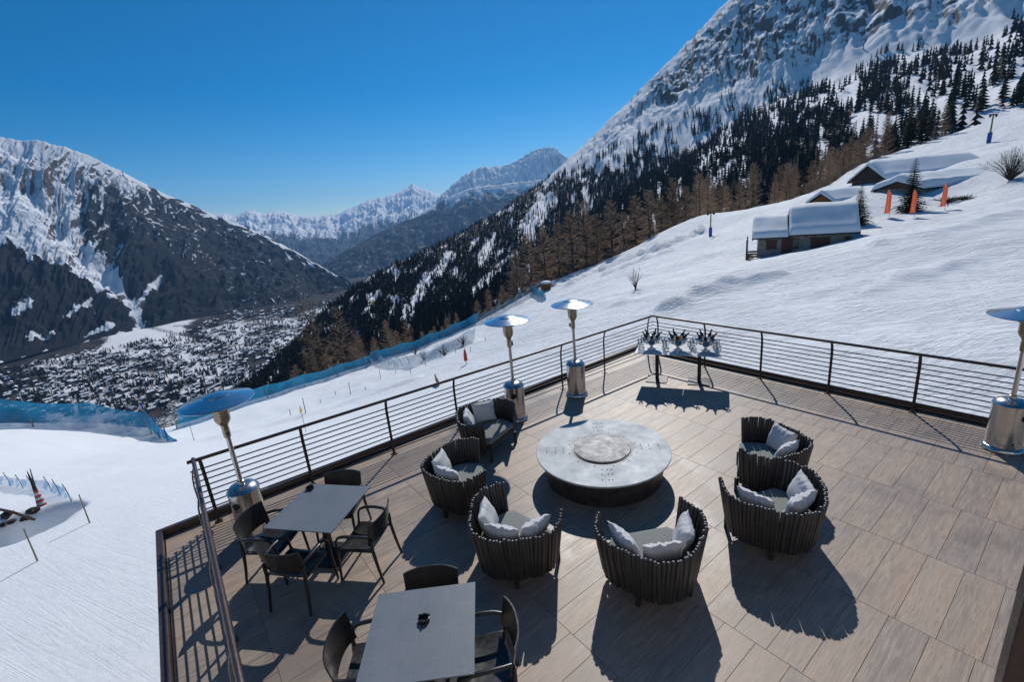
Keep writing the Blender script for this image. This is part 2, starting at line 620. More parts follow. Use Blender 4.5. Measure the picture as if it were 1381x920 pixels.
MAT['tile'] = tile_mat()
MAT['snow'] = snow_mat()
MAT['roofsnow'] = snow_mat('roof_snow', False)
MAT['grout'] = plain('grout', (.05, .045, .042), .9)
MAT['brown_steel'] = plain('brown_painted_steel', (.075, .052, .047), .36, .25, .25, 14, .05)
MAT['bar_steel'] = plain('dark_bar_steel', (.030, .022, .021), .40, .3, .2, 14)
MAT['steel'] = steel_mat('brushed_stainless')
MAT['hood'] = steel_mat('polished_aluminium', (.74, .75, .76), .17)
MAT['burner'] = steel_mat('heat_stained_steel', (.40, .34, .26), .32)
MAT['hole'] = plain('dark_opening', (.008, .008, .008), .8)
MAT['firetop'] = firetop_mat()
MAT['firelid'] = plain('stained_steel_lid', (.38, .375, .365), .66, .15, .45, 4.5, .1)
MAT['firebase'] = plain('dark_rusted_steel', (.085, .078, .078), .42, .5, .5, 5, .1)
MAT['slat'] = plain('charcoal_stick', (.055, .052, .053), .42, 0, .3, 14, .1)
MAT['frame'] = plain('charcoal_frame', (.028, .026, .026), .6)
MAT['cushion'] = plain('grey_green_outdoor_fabric', (.225, .24, .225), .9, 0, .1, 40, .1, .002)
MAT['pillow'] = plain('light_grey_fabric', (.60, .595, .60), .92, 0, .07, 5, .15, .004)
MAT['plastic'] = plain('anthracite_plastic', (.020, .020, .021), .34, 0, .15, 9, .04)
MAT['laminate'] = table_mat()
MAT['pedestal'] = plain('anthracite_metal', (.028, .027, .029), .42, .3, .15, 9)
MAT['ashtray'] = plain('black_melamine', (.006, .006, .007), .3)
MAT['white_top'] = plain('white_laminate', (.60, .61, .62), .3, 0, .04, 6)
MAT['silver'] = steel_mat('silver_plate', (.66, .66, .67), .14)
MAT['ice'] = plain('crushed_ice', (.72, .76, .80), .25, 0, .15, 22, .3)
MAT['bottle_green'] = plain('dark_green_bottle', (.012, .03, .016), .12)
MAT['bottle_red'] = plain('dark_red_bottle', (.06, .010, .012), .15)
MAT['foil'] = plain('bottle_foil', (.16, .02, .02), .3, .5)
MAT['orange'] = plain('orange_peel', (.75, .16, .03), .5)
MAT['glass'] = glass_mat()
MAT['stone'] = stone_mat()
MAT['oldwood'] = plain('weathered_brown_wood', (.085, .052, .034), .8, 0, .4, 6, .2, .01)
MAT['redwood'] = plain('red_brown_shutter', (.10, .035, .025), .7, 0, .25, 6)
MAT['darkwood'] = plain('dark_timber', (.035, .025, .02), .8, 0, .3, 6)
MAT['pane'] = plain('window_pane', (.02, .025, .03), .1)
MAT['banner'] = banner_mat()
MAT['pole'] = plain('grey_pole', (.30, .30, .30), .5)
MAT['bamboo'] = plain('bamboo_stick', (.22, .17, .11), .7)
MAT['net'] = net_mat('blue_netting', (.010, .30, .52), .80)
MAT['net_pale'] = net_mat('pale_blue_netting', (.10, .34, .62), .38)
MAT['net_grey'] = net_mat('snow_dusted_netting', (.20, .36, .52), .5)
MAT['blue'] = plain('blue_padding', (.02, .07, .38), .6)
MAT['lime'] = plain('lime_paint', (.10, .22, .06), .5)
MAT['red'] = plain('red_plastic', (.45, .03, .02), .5)
MAT['yellow'] = plain('yellow_sign_paint', (.65, .45, .02), .5)
MAT['board'] = plain('brown_board', (.22, .11, .07), .7)
MAT['crate'] = plain('orange_timber', (.26, .11, .035), .8, 0, .3, 5)
MAT['bark'] = plain('larch_bark', (.075, .055, .042), .9, 0, .35, 3, .3, .02)
MAT['larch'] = foliage_mat('larch_twigs', (.42, .29, .19), .35, .8)
MAT['larch_pale'] = foliage_mat('pale_larch_twigs', (.27, .195, .13), .3, .8)
MAT['spruce'] = foliage_mat('spruce_needles', (.022, .036, .020), .45, 1.2)
MAT['spruce_olive'] = foliage_mat('olive_pine_needles', (.050, .050, .020), .45, 1.2)
MAT['scrub'] = foliage_mat('bare_scrub', (.10, .085, .075), .3, 2)
MAT['tint'] = tint_mat('far_trees')
MAT['mtn_right'] = mountain_mat('near_mountain', sc=1.6, smin=.19, smax=.27, a1=1.0, a2=.55, a4=.42, rock=(.135, .125, .122))
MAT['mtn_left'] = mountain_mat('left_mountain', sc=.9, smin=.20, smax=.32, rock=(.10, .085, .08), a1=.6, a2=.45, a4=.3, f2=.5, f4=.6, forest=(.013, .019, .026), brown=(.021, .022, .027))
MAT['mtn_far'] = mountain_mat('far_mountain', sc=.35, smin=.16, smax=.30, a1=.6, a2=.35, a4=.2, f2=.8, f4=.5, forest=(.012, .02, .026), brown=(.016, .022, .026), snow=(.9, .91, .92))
MAT['plaster'] = plain('bounce_plaster', (.62, .58, .52), .9, 0, .08, 1.5, .2)  # pale render for the added wall that reflects sun onto the terrace
MAT['valley'] = mountain_mat('valley_floor', sc=1.4, smin=.2, smax=.3, brown=(.09, .065, .05))

# ------------------------------------------------------------------ near snow field (ski slope)
RIM = [(-420, 640, 58), (-200, 600, 52), (0, 577, 50), (120, 576, 50), (225, 588, 47), (330, 550, 54), (440, 515, 64), (500, 492, 70), (560, 475, 76),
       (640, 440, 86), (690, 411, 96), (735, 384, 108), (790, 362, 118), (850, 336, 126), (900, 310, 128), (945, 290, 122), (1000, 287, 125),
       (1060, 272, 140), (1120, 248, 150), (1160, 222, 160), (1200, 208, 170), (1250, 192, 172), (1300, 175, 175), (1381, 148, 178), (1500, 105, 185), (1700, 70, 200)]
CTRL = [at(*p) for p in RIM]
CTRL += [on(x, y, z) for x, y, z in [(-200, 900, -3.0), (0, 900, -3.2), (100, 900, -3.3), (200, 900, -3.2), (220, 730, -3.4), (0, 760, -3.3), (100, 680, -4.0), (240, 640, -4.4)]]
CTRL += [at(*p) for p in [(0, 610, 40), (120, 610, 39), (400, 585, 27), (500, 540, 33), (480, 510, 56), (600, 478, 62), (640, 450, 72), (700, 430, 70), (740, 400, 88), (800, 400, 52), (900, 400, 38), (1000, 400, 36),
                          (1200, 420, 30), (1381, 440, 26), (1010, 352, 58), (1080, 342, 55), (1160, 321, 51), (960, 315, 95), (850, 350, 104), (1100, 285, 80), (1240, 292, 70), (1381, 300, 55),
                          (1381, 250, 78), (1290, 275, 78), (1180, 240, 108), (1330, 200, 135)]]
CTRL += [np.array(p, float) for p in [(0, 0, -3.2), (-5, 5, -3.1), (5, 5, -2.6), (5, -6, -3), (10, 15, -1.8), (18, 40, 0.5), (12, 100, 6), (25, 180, 18), (-10, -20, -3.6), (-30, -30, -5.5), (40, 0, 0), (0, -45, -4.5), (60, 80, 6)]]
CTRL = np.array(CTRL)


def tps_fit(P, lam):
    n = len(P)
    d = np.hypot(P[:, None, 0] - P[None, :, 0], P[:, None, 1] - P[None, :, 1]) / 50
    K = np.where(d > 0, d * d * np.log(d + 1e-12), 0) + lam * np.eye(n)
    Q = np.c_[np.ones(n), P[:, :2] / 50]
    A = np.block([[K, Q], [Q.T, np.zeros((3, 3))]])
    return np.linalg.solve(A, np.r_[P[:, 2], np.zeros(3)])


TW = tps_fit(CTRL, .004)


def ground_raw(x, y):
    x = np.asarray(x, float); y = np.asarray(y, float)
    sh = x.shape
    xf = x.ravel() / 50; yf = y.ravel() / 50
    d = np.hypot(xf[:, None] - CTRL[None, :, 0] / 50, yf[:, None] - CTRL[None, :, 1] / 50)
    z = (np.where(d > 0, d * d * np.log(d + 1e-12), 0) @ TW[:-3]) + TW[-3] + TW[-2] * xf + TW[-1] * yf
    return z.reshape(sh)


def hit0(px, py):
    d = ray(px, py); d = d / math.hypot(d[0], d[1])
    s = np.arange(10, 130, .5)
    Q = CAM + d[None] * s[:, None]
    b = Q[:, 2] < ground_raw(Q[:, 0], Q[:, 1])
    return tuple(Q[np.argmax(b) if b.any() else -1, :2])


BERMS = [([hit0(*p) for p in l], h, w) for l, h, w in [
    ([(905, 418), (945, 398), (990, 382), (1045, 374)], .6, .8), ([(770, 385), (800, 370), (850, 350), (900, 332), (945, 316)], 1.2, .9), ([(815, 372), (850, 358), (905, 338)], .8, .7), ([(1170, 395), (1230, 372), (1320, 350)], .22, .8),
    ([(1060, 402), (1130, 392), (1200, 376)], .25, .7), ([(300, 592), (380, 572), (460, 548), (560, 512)], .25, .7), ([(1180, 330), (1260, 318), (1360, 290)], .3, 1.0), ([(840, 408), (880, 385), (960, 362)], .25, .8)]]
PIT = on(8, 703, -3.5)
MOUND = at(612, 487, 58)


def ground(x, y):
    x = np.asarray(x, float); y = np.asarray(y, float)
    z = ground_raw(x, y)
    r = np.hypot(x, y)
    far = sstep(8, 60, r)
    z = z + (.10 + .25 * far) * fbm(x / 9, y / 9, 4, 5) + .05 * fbm(x / 1.7, y / 1.7, 3, 9) * (.4 + far)
    # churned, skied-out lumps on the far piste
    z = z + .16 * far * ridged(x / 14 + y / 40, y / 11, 3, 21)
    d = np.hypot((x - PIT[0] + .3 * pn(x, y, 71)) / 1.5, (y - PIT[1] + .3 * pn(x, y, 72)) / 1.45)
    z = z - 1.5 * np.exp(-d ** 8)
    d = np.hypot((x - PIT[0] - .6) / 2.6, (y - PIT[1] + 2.5) / 1.2)
    z = z + .12 * np.exp(-d ** 2) * (1 + .5 * fbm(x * 2, y * 2, 3, 2))
    for pl_, h_, w_ in BERMS:
        d = polyline_dist(x + .8 * pn(x / 3, y / 3, 90), y + .8 * pn(x / 3, y / 3, 92), pl_)
        z = z + h_ * np.exp(-(d / w_) ** 2) * (1 + .6 * pn(x / 2, y / 2, 94))
    d = np.hypot((x - MOUND[0]) / 4.2, (y - MOUND[1]) / 3.0)
    z = z + 1.7 * np.exp(-d ** 4)
    return z


def gz(x, y):
    return float(ground(np.array([x]), np.array([y]))[0])


rim3 = np.array([at(*p) for p in RIM])
rim_az = np.degrees(np.arctan2(rim3[:, 1], rim3[:, 0])) % 360
rim_R = np.hypot(rim3[:, 0], rim3[:, 1])
o_ = np.argsort(rim_az)
rim_az, rim_R = rim_az[o_], rim_R[o_]


def build_snow():
    az = np.r_[np.arange(-140, 78, 4.0), np.arange(78, 218, .27)]
    nu = len(az)
    Rz = np.interp(az, np.r_[-140, 20, rim_az, 219], np.r_[60, 150, rim_R, 60])
    nv1, nv2 = 330, 26
    t = np.linspace(0, 1, nv1)
    Rr = np.exp(np.log(3.0) + (np.log(Rz)[None, :] - np.log(3.0)) * t[:, None]); Rr[0] = .2
    d2 = np.linspace(0, 1, nv2 + 1)[1:] ** 1.6 * 120
    ca, sa = np.cos(np.radians(az)), np.sin(np.radians(az))
    X = np.r_[Rr * ca, (Rz[None, :] + d2[:, None]) * ca]
    Y = np.r_[Rr * sa, (Rz[None, :] + d2[:, None]) * sa]
    Z = np.empty_like(X)
    for i in range(nv1):
        Z[i] = ground(X[i], Y[i])
    for k in range(nv2):
        d = d2[k]
        Z[nv1 + k] = Z[nv1 - 1] - .85 * (d - 7 * (1 - np.exp(-d / 7))) + .02 * d * fbm(X[nv1 + k] / 12, Y[nv1 + k] / 12, 3, 7)
    V = np.stack([X, Y, Z], -1).reshape(-1, 3)
    me = np_mesh('snow_field', V, grid_faces(nu, nv1 + nv2, True), MAT['snow'])
    return put('snow_ground', me, kind='structure')


build_snow()


# ------------------------------------------------------------------ mountains
def proj(P):
    v = (np.asarray(P) - CAM) @ CM
    return IW / 2 + FPX * v[..., 0] / -v[..., 2], IH / 2 - FPX * v[..., 1] / -v[..., 2]


def loft(rows, vpos, nu, nv, smooth=0):
    K = len(rows[0])
    u = np.linspace(0, K - 1, nu)
    k = np.arange(K)
    L = []
    for r in rows:
        a = np.array(r, float)
        px = np.interp(u, k, a[:, 0]); py = np.interp(u, k, a[:, 1]); D = np.exp(np.interp(u, k, np.log(a[:, 2])))
        d = np.stack([(px - IW / 2) / FPX, -(py - IH / 2) / FPX, -np.ones(nu)], -1) @ CM.T
        L.append(CAM + d * (D / np.hypot(d[:, 0], d[:, 1]))[:, None])
    L = np.array(L)
    v = np.linspace(0, 1, nv)
    P = np.empty((nv, nu, 3))
    vp = np.array(vpos)
    for i, t in enumerate(v):
        j = min(np.searchsorted(vp, t, 'right') - 1, len(vp) - 2)
        f = (t - vp[j]) / (vp[j + 1] - vp[j])
        P[i] = L[j] * (1 - f) + L[j + 1] * f
    for _ in range(smooth):
        P[1:-1] = .25 * P[:-2] + .5 * P[1:-1] + .25 * P[2:]
    return P, u / (K - 1), v


def close_back(P, step=.10, drop=.09, n=4):
    r = P[-1]
    D = np.hypot(r[:, 0], r[:, 1])[:, None]
    away = np.c_[r[:, :2] / D, np.zeros(len(r))]
    ex = [r + away * D * step * k + np.array([0, 0, -1.]) * D * drop * k for k in range(1, n)]
    return np.concatenate([P, np.array(ex)], 0)


def pad(a, n):
    return np.concatenate([a, np.repeat(a[-1:], n, 0)], 0)


# --- mountain on the right: forested flank below, rock and snow face above
NU, NV = 760, 330
rows = [
    [(200, 610, 430), (300, 585, 420), (400, 560, 400), (480, 530, 380), (560, 500, 360), (650, 462, 340), (730, 428, 320), (790, 400, 300), (850, 372, 290), (920, 347, 280), (1000, 322, 275), (1100, 296, 275), (1250, 240, 280), (1550, 170, 300)],
    [(225, 592, 640), (330, 550, 650), (420, 490, 660), (490, 450, 680), (570, 410, 720), (655, 370, 760), (735, 325, 820), (800, 285, 900), (865, 245, 980), (940, 200, 1050), (1020, 152, 1100), (1110, 112, 1150), (1290, 62, 1050), (1550, 10, 950)],
    [(250, 575, 900), (360, 498, 960), (440, 418, 1020), (500, 372, 1080), (580, 334, 1180), (660, 293, 1330), (735, 243, 1400), (800, 184, 1500), (868, 116, 1580), (945, 38, 1670), (1012, -32, 1740), (1120, -130, 1800), (1300, -190, 1740), (1600, -260, 1600)]]
P, U, Vv = loft(rows, [0, .5, 1], NU, NV, 60)
uu, vv = np.meshgrid(U, Vv)
PX0, PY0 = proj(P)
D0 = np.hypot(P[..., 0], P[..., 1])
rockmask = sstep(0, 60, (PY0 * 0 + np.interp(PX0, [700, 735, 800, 870, 950, 1050, 1160, 1381], [200, 246, 232, 186, 158, 128, 90, 42])) - PY0) * sstep(690, 760, PX0)
tap = sstep(0, .12, vv) * (.22 + .78 * (1 - sstep(.82, 1, vv)))
warp = .12 * fbm(uu * 9, vv * 4, 3, 40)
gul = ridged((uu + warp * .25) * 26, vv * 2.2 + uu * 5, 4, 31)
gul2 = ridged((uu + warp * .10) * 75, vv * 7 + uu * 18, 4, 33)
rk = ridged(P[..., 0] / 170, P[..., 1] / 170, 6, 35, .55)
P[..., 2] += tap * D0 * (.016 * (gul - .5) + (.003 + .009 * rockmask) * (gul2 - .5) + (.003 + .016 * rockmask) * (rk - .5))
fine = fbm(P[..., 0] / 26, P[..., 1] / 26, 4, 37)
P[..., 2] += tap * D0 * (.0012 + .0050 * rockmask) * fine
dense = [(150, 640), (250, 570), (440, 410), (580, 326), (735, 236), (775, 250), (800, 243), (860, 214), (940, 198), (1000, 163), (1060, 148), (1130, 148), (1162, 190), (1150, 262), (1420, 200), (1420, 420), (600, 720)]
sparse = [(735, 246), (830, 192), (900, 165), (980, 130), (1060, 104), (1180, 62), (1381, 20), (1520, -10), (1520, 230), (1150, 262), (1130, 150), (1000, 163), (800, 245)]
PXn, PYn = proj(P)
jx = PXn + 16 * pn(uu * 60, vv * 30, 50); jy = PYn + 16 * pn(uu * 60, vv * 30, 52)
dm = inpoly(jx, jy, dense); sm = inpoly(jx, jy, sparse)
gapn = pn((uu + warp * .2) * 70, vv * 8 + uu * 16, 54) + .4 * pn(uu * 150, vv * 30, 56)
gaps = np.zeros_like(uu, bool)
for pl, w in [([(578, 372), (565, 398), (545, 432)], 7), ([(604, 345), (588, 372)], 6), ([(640, 392), (668, 368), (695, 345)], 6), ([(712, 312), (735, 272)], 13), ([(660, 330), (650, 352)], 7), ([(985, 190), (945, 228)], 9), ([(1000, 215), (960, 250)], 8), ([(510, 395), (495, 420)], 4)]:
    gaps |= polyline_dist(PXn, PYn, pl) < w * (1 + .7 * pn(uu * 90, vv * 60, 58))
dens = np.where(dm, 1.0, 0) * np.where((gapn < .42) & (~gaps), 1.0, .10 + .25 * (pn(uu * 200, vv * 120, 61) > .1))
cl = fbm(uu * 34, vv * 22 + uu * 8, 3, 60)
dens = np.where(sm & ~dm, np.clip((cl + .02) * 3.0, 0, .75) * (1 - .8 * rockmask), dens)
forest = np.where(dm, .62, 0.) * (gapn < .42) * (~gaps)
for _ in range(2):
    forest[1:-1, 1:-1] = (forest[1:-1, 1:-1] * 4 + forest[:-2, 1:-1] + forest[2:, 1:-1] + forest[1:-1, :-2] + forest[1:-1, 2:]) / 8
PB = close_back(P)
nb = PB.shape[0] - NV
me = np_mesh('mountain_right', PB.reshape(-1, 3), grid_faces(NU, NV + nb), MAT['mtn_right'],
             attrs={'forest': pad(forest, nb).ravel(), 'rock': pad(rockmask * .75, nb).ravel()})
put('forested_mountain_terrain', me, kind='structure')
PR, DENS = P, dens


# --- mountain on the left of the valley
NU, NV = 520, 300
rows = [
    [(-300, 520, 2700), (-120, 505, 2900), (0, 490, 3150), (60, 474, 3250), (110, 463, 3330), (165, 450, 3400), (225, 440, 3480), (290, 424, 3560), (350, 415, 3540), (405, 410, 3500), (445, 406, 3700), (500, 404, 3900)],
    [(-300, 360, 3500), (-120, 350, 3600), (0, 345, 3750), (60, 350, 3750), (110, 355, 3800), (165, 340, 3850), (225, 348, 3950), (290, 360, 4100), (350, 366, 4150), (405, 378, 4150), (445, 387, 4150), (500, 401, 4150)],
    [(-300, 190, 4300), (-120, 180, 4400), (0, 185, 4500), (60, 190, 4500), (110, 206, 4550), (165, 232, 4600), (225, 263, 4700), (290, 290, 4800), (350, 313, 4800), (405, 343, 4700), (445, 366, 4500), (500, 400, 4300)]]
P, U, Vv = loft(rows, [0, .45, 1], NU, NV, 40)
uu, vv = np.meshgrid(U, Vv)
D0 = np.hypot(P[..., 0], P[..., 1])
PX0, PY0 = proj(P)
tap = sstep(0, .1, vv) * (.2 + .8 * (1 - sstep(.85, 1, vv)))
warp = fbm(uu * 7, vv * 5, 3, 70)
gul = ridged(uu * 14 + warp * .45 - vv * 2.5, vv * 1.6, 5, 71, .55)
gul2 = ridged(uu * 46 + warp * .7 - vv * 9, vv * 6, 5, 73, .6)
rk = ridged(P[..., 0] / 420, P[..., 1] / 420, 5, 75)
rk2 = ridged(P[..., 0] / 90, P[..., 1] / 90, 4, 77, .6)
P[..., 2] += tap * D0 * (.020 * (gul - .5) + .008 * (gul2 - .5) + .008 * (rk - .5) + .0035 * (rk2 - .5))
gullies = [[(40, 250), (75, 300), (128, 362), (165, 388), (182, 408), (181, 445)], [(212, 362), (200, 380), (186, 402)], [(112, 262), (100, 300), (112, 345), (135, 362)], [(160, 318), (145, 345), (134, 362)]]
gd = np.minimum.reduce([polyline_dist(PX0 + 5 * fbm(uu * 40, vv * 30, 3, 95), PY0, g) for g in gullies])
P[..., 2] -= 55 * np.exp(-(gd / 14) ** 2)
j1 = 10 * pn(uu * 40, vv * 24, 80); j2 = 10 * pn(uu * 40, vv * 24, 82)
jx, jy = PX0 + j1, PY0 + j2
A = inpoly(jx, jy, [(-320, 300), (0, 328), (60, 352), (120, 382), (166, 402), (178, 428), (160, 452), (60, 480), (-320, 540)])
B = inpoly(jx, jy, [(142, 340), (165, 312), (195, 316), (235, 342), (300, 380), (310, 432), (230, 445), (188, 442), (192, 405), (160, 376)])
Cc = inpoly(jx, jy, [(120, 232), (165, 236), (225, 266), (290, 294), (350, 318), (405, 346), (510, 402), (510, 420), (300, 425), (300, 380), (235, 342), (195, 316), (165, 312), (140, 340), (100, 300)])
E_ = inpoly(jx, jy, [(-320, 215), (0, 232), (50, 255), (60, 300), (0, 300), (-320, 280)])
st = ridged(uu * 60 + warp * 3 - vv * 16, vv * 10, 3, 84)
forest = A * .85 + B * .85
forest = np.where(Cc, np.clip(.80 - .42 * sstep(.55, .92, st) + .30 * fbm(uu * 12, vv * 12, 3, 86) + .12 * sstep(230, 330, PX0) - .30 * sstep(290, 240, PY0), 0, 1), forest)
forest = np.where(E_ & ~A, .22 + .25 * fbm(uu * 30, vv * 30, 3, 88), forest)
forest = forest * (1 - np.exp(-(gd / 3.4) ** 2) * .95)
for pl, w in [([(20, 425), (45, 412)], 5), ([(90, 425), (125, 412)], 5), ([(120, 450), (150, 440)], 4), ([(40, 452), (70, 445)], 4)]:
    forest *= 1 - .8 * np.exp(-(polyline_dist(PX0 + 9 * pn(uu * 50, vv * 34, 97), PY0 + 6 * pn(uu * 70, vv * 44, 98), pl) / w) ** 2)
rock = .28 * sstep(.55, .9, vv) * (1 - Cc)
PB = close_back(P)
nb = PB.shape[0] - NV
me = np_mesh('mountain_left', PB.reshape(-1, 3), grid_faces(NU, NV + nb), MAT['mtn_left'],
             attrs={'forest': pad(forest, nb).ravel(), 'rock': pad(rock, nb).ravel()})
put('snowy_mountain_terrain', me, kind='structure')


# --- ridges closing the valley
def ridge_sheet(name, top, dbot, ybot, nu, nv, amp, forest_fn, rockb, seed, jag_amp=.22, jag_f=3.1):
    bot = [(x, ybot, dbot) for x, y, d in top]
    P, U, Vv = loft([bot, top], [0, 1], nu, nv)
    uu, vv = np.meshgrid(U, Vv)
    D0 = np.hypot(P[..., 0], P[..., 1])
    PX, PY = proj(P)
    L = len(top)
    w = fbm(uu * L * .8, vv * 4, 3, seed)
    g = ridged(uu * L * 1.6 + w * .9, vv * 1.8, 5, seed + 1)
    g2 = ridged(uu * L * 6 + w * 2, vv * 7, 4, seed + 2)
    tap = sstep(0, .1, vv) * (.10 + .90 * (1 - sstep(.86, 1, vv)))
    rk = ridged(P[..., 0] / (D0.mean() * .05), P[..., 1] / (D0.mean() * .05), 6, seed + 5, .58)
    P[..., 2] += tap * D0 * amp * (.6 * (g - .5) + .3 * (g2 - .5) + 1.1 * (rk - .5))
    jag = ridged(uu * L * jag_f, uu * 0 + seed, 5, seed + 7, .62) - .55
    P[..., 2] += D0 * amp * jag_amp * jag * sstep(.55, 1, vv)
    f = forest_fn(PX, PY, uu, vv, g, g2)
    PB = close_back(P, .06, .05)
    nb = PB.shape[0] - nv
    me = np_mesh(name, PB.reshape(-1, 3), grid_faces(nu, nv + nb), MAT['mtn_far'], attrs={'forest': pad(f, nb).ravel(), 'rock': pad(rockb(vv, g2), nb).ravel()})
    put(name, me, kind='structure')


topline = [(150, 300, 17000), (250, 292, 17000), (300, 287, 17000), (318, 291, 17000), (336, 283, 17000), (356, 288, 17000), (380, 284, 17500), (402, 290, 17500), (430, 291, 17500), (455, 288, 17500), (480, 277, 17500), (500, 268, 17500), (520, 264, 17500),
           (535, 260, 17500), (546, 254, 17500), (557, 246, 17500), (565, 253, 17500), (578, 256, 17500), (594, 263, 17500), (614, 254, 17500), (650, 262, 17500), (720, 270, 17500)]
ridge_sheet('distant_range', topline, 10500, 385, 420, 120, .012,
            lambda PX, PY, u, v, g, g2: .62 * (1 - sstep(.50, .78, v + .16 * (g - .5) + .12 * (g2 - .5))), lambda v, g: .12 * sstep(.6, 1, v), 100)
topline = [(560, 300, 10800), (590, 268, 10800), (612, 247, 10800), (628, 234, 10800), (642, 226, 10800), (660, 224, 10800), (684, 222, 10800), (702, 213, 10800), (716, 203, 10800), (727, 200, 10800), (738, 198, 10800), (750, 199, 10800), (757, 207, 10800), (790, 226, 10800), (860, 260, 10800)]
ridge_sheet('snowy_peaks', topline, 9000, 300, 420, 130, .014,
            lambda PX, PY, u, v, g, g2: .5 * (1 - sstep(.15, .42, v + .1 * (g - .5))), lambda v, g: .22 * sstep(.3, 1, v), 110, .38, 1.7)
topline = [(380, 400, 7600), (415, 372, 7600), (440, 352, 7700), (480, 330, 7800), (520, 309, 8000), (560, 291, 8200), (600, 269, 8300), (630, 255, 8300), (650, 251, 8300), (690, 247, 8300), (740, 241, 8300), (800, 238, 8300), (900, 230, 8300)]
ridge_sheet('blue_forested_ridge', topline, 5600, 440, 360, 130, .010,
            lambda PX, PY, u, v, g, g2: np.clip(.66 - .25 * sstep(.82, .98, v) * (PX > 600) - .7 * np.exp(-(np.minimum(polyline_dist(PX, PY, [(500, 311), (520, 303)]), polyline_dist(PX, PY, [(552, 292), (585, 279)])) / 3.0) ** 2) + .25 * fbm(u * 40, v * 26, 3, 120), 0, 1), lambda v, g: 0 * v, 115, .1)


# --- valley floor with the village
def zval(x, y):
    return -480 - .075 * np.maximum(0, np.hypot(x, y) - 3400) + 16 * fbm(x / 500, y / 500, 4, 130) + 60 * np.exp(-(np.hypot(x + 2500, y + 900) / 420) ** 2)


xs = np.linspace(-9500, -500, 360); ys = np.linspace(-2600, 3400, 240)
X, Y = np.meshgrid(xs, ys)
Z = zval(X, Y)
PXv, PYv = proj(np.stack([X, Y, Z], -1))
ok = X < -300
f = .46 + .75 * fbm(X / 170, Y / 170, 4, 131)
cone = polyline_dist(PXv, PYv, [(150, 462), (200, 446), (245, 455)]) + 9 * fbm(X / 120, Y / 120, 3, 137)
f = np.where(cone < 14, .1, f)
f += .45 * np.exp(-(polyline_dist(PXv, PYv, [(195, 440), (245, 452), (300, 462)]) / 3.5) ** 2)
f += .5 * sstep(60, 0, PXv - 20) * sstep(470, 500, PYv)
f += .55 * sstep(3300, 4200, np.hypot(X, Y)) + .45 * sstep(14, 4, polyline_dist(PXv, PYv, [(-50, 492), (100, 466), (140, 456)])) + .45 * sstep(12, 4, polyline_dist(PXv, PYv, [(255, 445), (300, 428), (450, 404)]))
me = np_mesh('valley', np.stack([X, Y, Z], -1).reshape(-1, 3), grid_faces(360, 240), MAT['valley'], attrs={'forest': f.ravel(), 'rock': 0 * f.ravel()})
put('valley_floor', me, kind='structure')


def on_valley(px, py):
    d = np.stack([(px - IW / 2) / FPX, -(py - IH / 2) / FPX, -np.ones_like(px)], -1) @ CM.T
    z = np.full(len(px), -480.)
    for _ in range(4):
        Q = CAM + d * ((z - CAM[2]) / d[:, 2])[:, None]
        z = zval(Q[:, 0], Q[:, 1])
    Q[:, 2] = z
    return Q


# ------------------------------------------------------------------ trees as masses
def conifer_template(tiers, k, rbase, seed, low=.06, droop=.5):
    r = random.Random(seed)
    V = []; F = []
    for t in range(tiers):
        f = t / tiers
        zc = low + (1 - low) * (f + 1.15 / tiers) if t < tiers - 1 else 1.0
        zb = low + (1 - low) * f
        rad = rbase * (1 - f) ** .85 + .012
        a0 = r.random() * 6.28
        b = len(V)
        V.append((0, 0, min(1, zc)))
        for i in range(k):
            a = a0 + 2 * math.pi * i / k
            rr = rad * (1.0 if i % 2 == 0 else .45) * (.75 + .5 * r.random())
            V.append((rr * math.cos(a), rr * math.sin(a), zb + (0 if i % 2 == 0 else .04) * droop + r.uniform(-.015, .015)))
        for i in range(k):
            F.append((b, b + 1 + i, b + 1 + (i + 1) % k))
    return np.array(V), np.array(F)


def scatter_mesh(name, templates, pos, h, wid, tint, mat, which=None):
    Vs = []; Fs = []; Ts = []; off = 0
    if which is None:
        which = RNG.integers(0, len(templates), len(pos))
    for ti, (TV, TF) in enumerate(templates):
        idx = np.where(which == ti)[0]
        if not len(idx):
            continue
        a = RNG.uniform(0, 6.28, len(idx)); ca, sa = np.cos(a), np.sin(a)
        x = TV[None, :, 0] * ca[:, None] - TV[None, :, 1] * sa[:, None]
        y = TV[None, :, 0] * sa[:, None] + TV[None, :, 1] * ca[:, None]
        W = (h[idx] * wid[idx])[:, None]
        V = np.stack([pos[idx, 0:1] + x * W, pos[idx, 1:2] + y * W, pos[idx, 2:3] + TV[None, :, 2] * h[idx][:, None]], -1)
        n, k = len(idx), len(TV)
        F = TF[None] + (np.arange(n) * k)[:, None, None] + off
        off += n * k
        Vs.append(V.reshape(-1, 3)); Fs.append(F.reshape(-1, 3)); Ts.append(np.repeat(tint[idx], k, 0))
    return np_mesh(name, np.concatenate(Vs), np.concatenate(Fs), mat, False, {'tint': np.concatenate(Ts)})


CONI = [conifer_template(6, 8, .17, s) for s in range(4)]
LOWC = [conifer_template(4, 6, .18, s + 40) for s in range(4)]
LARC = [conifer_template(7, 6, .13, s + 20, .12, 1.5) for s in range(3)]


def tints(n, brown):
    t = np.where(RNG.random(n)[:, None] < brown[:, None], np.array([[.058, .039, .029]]), np.array([[.016, .023, .021]]))
    return t * RNG.uniform(.55, 1.5, n)[:, None]


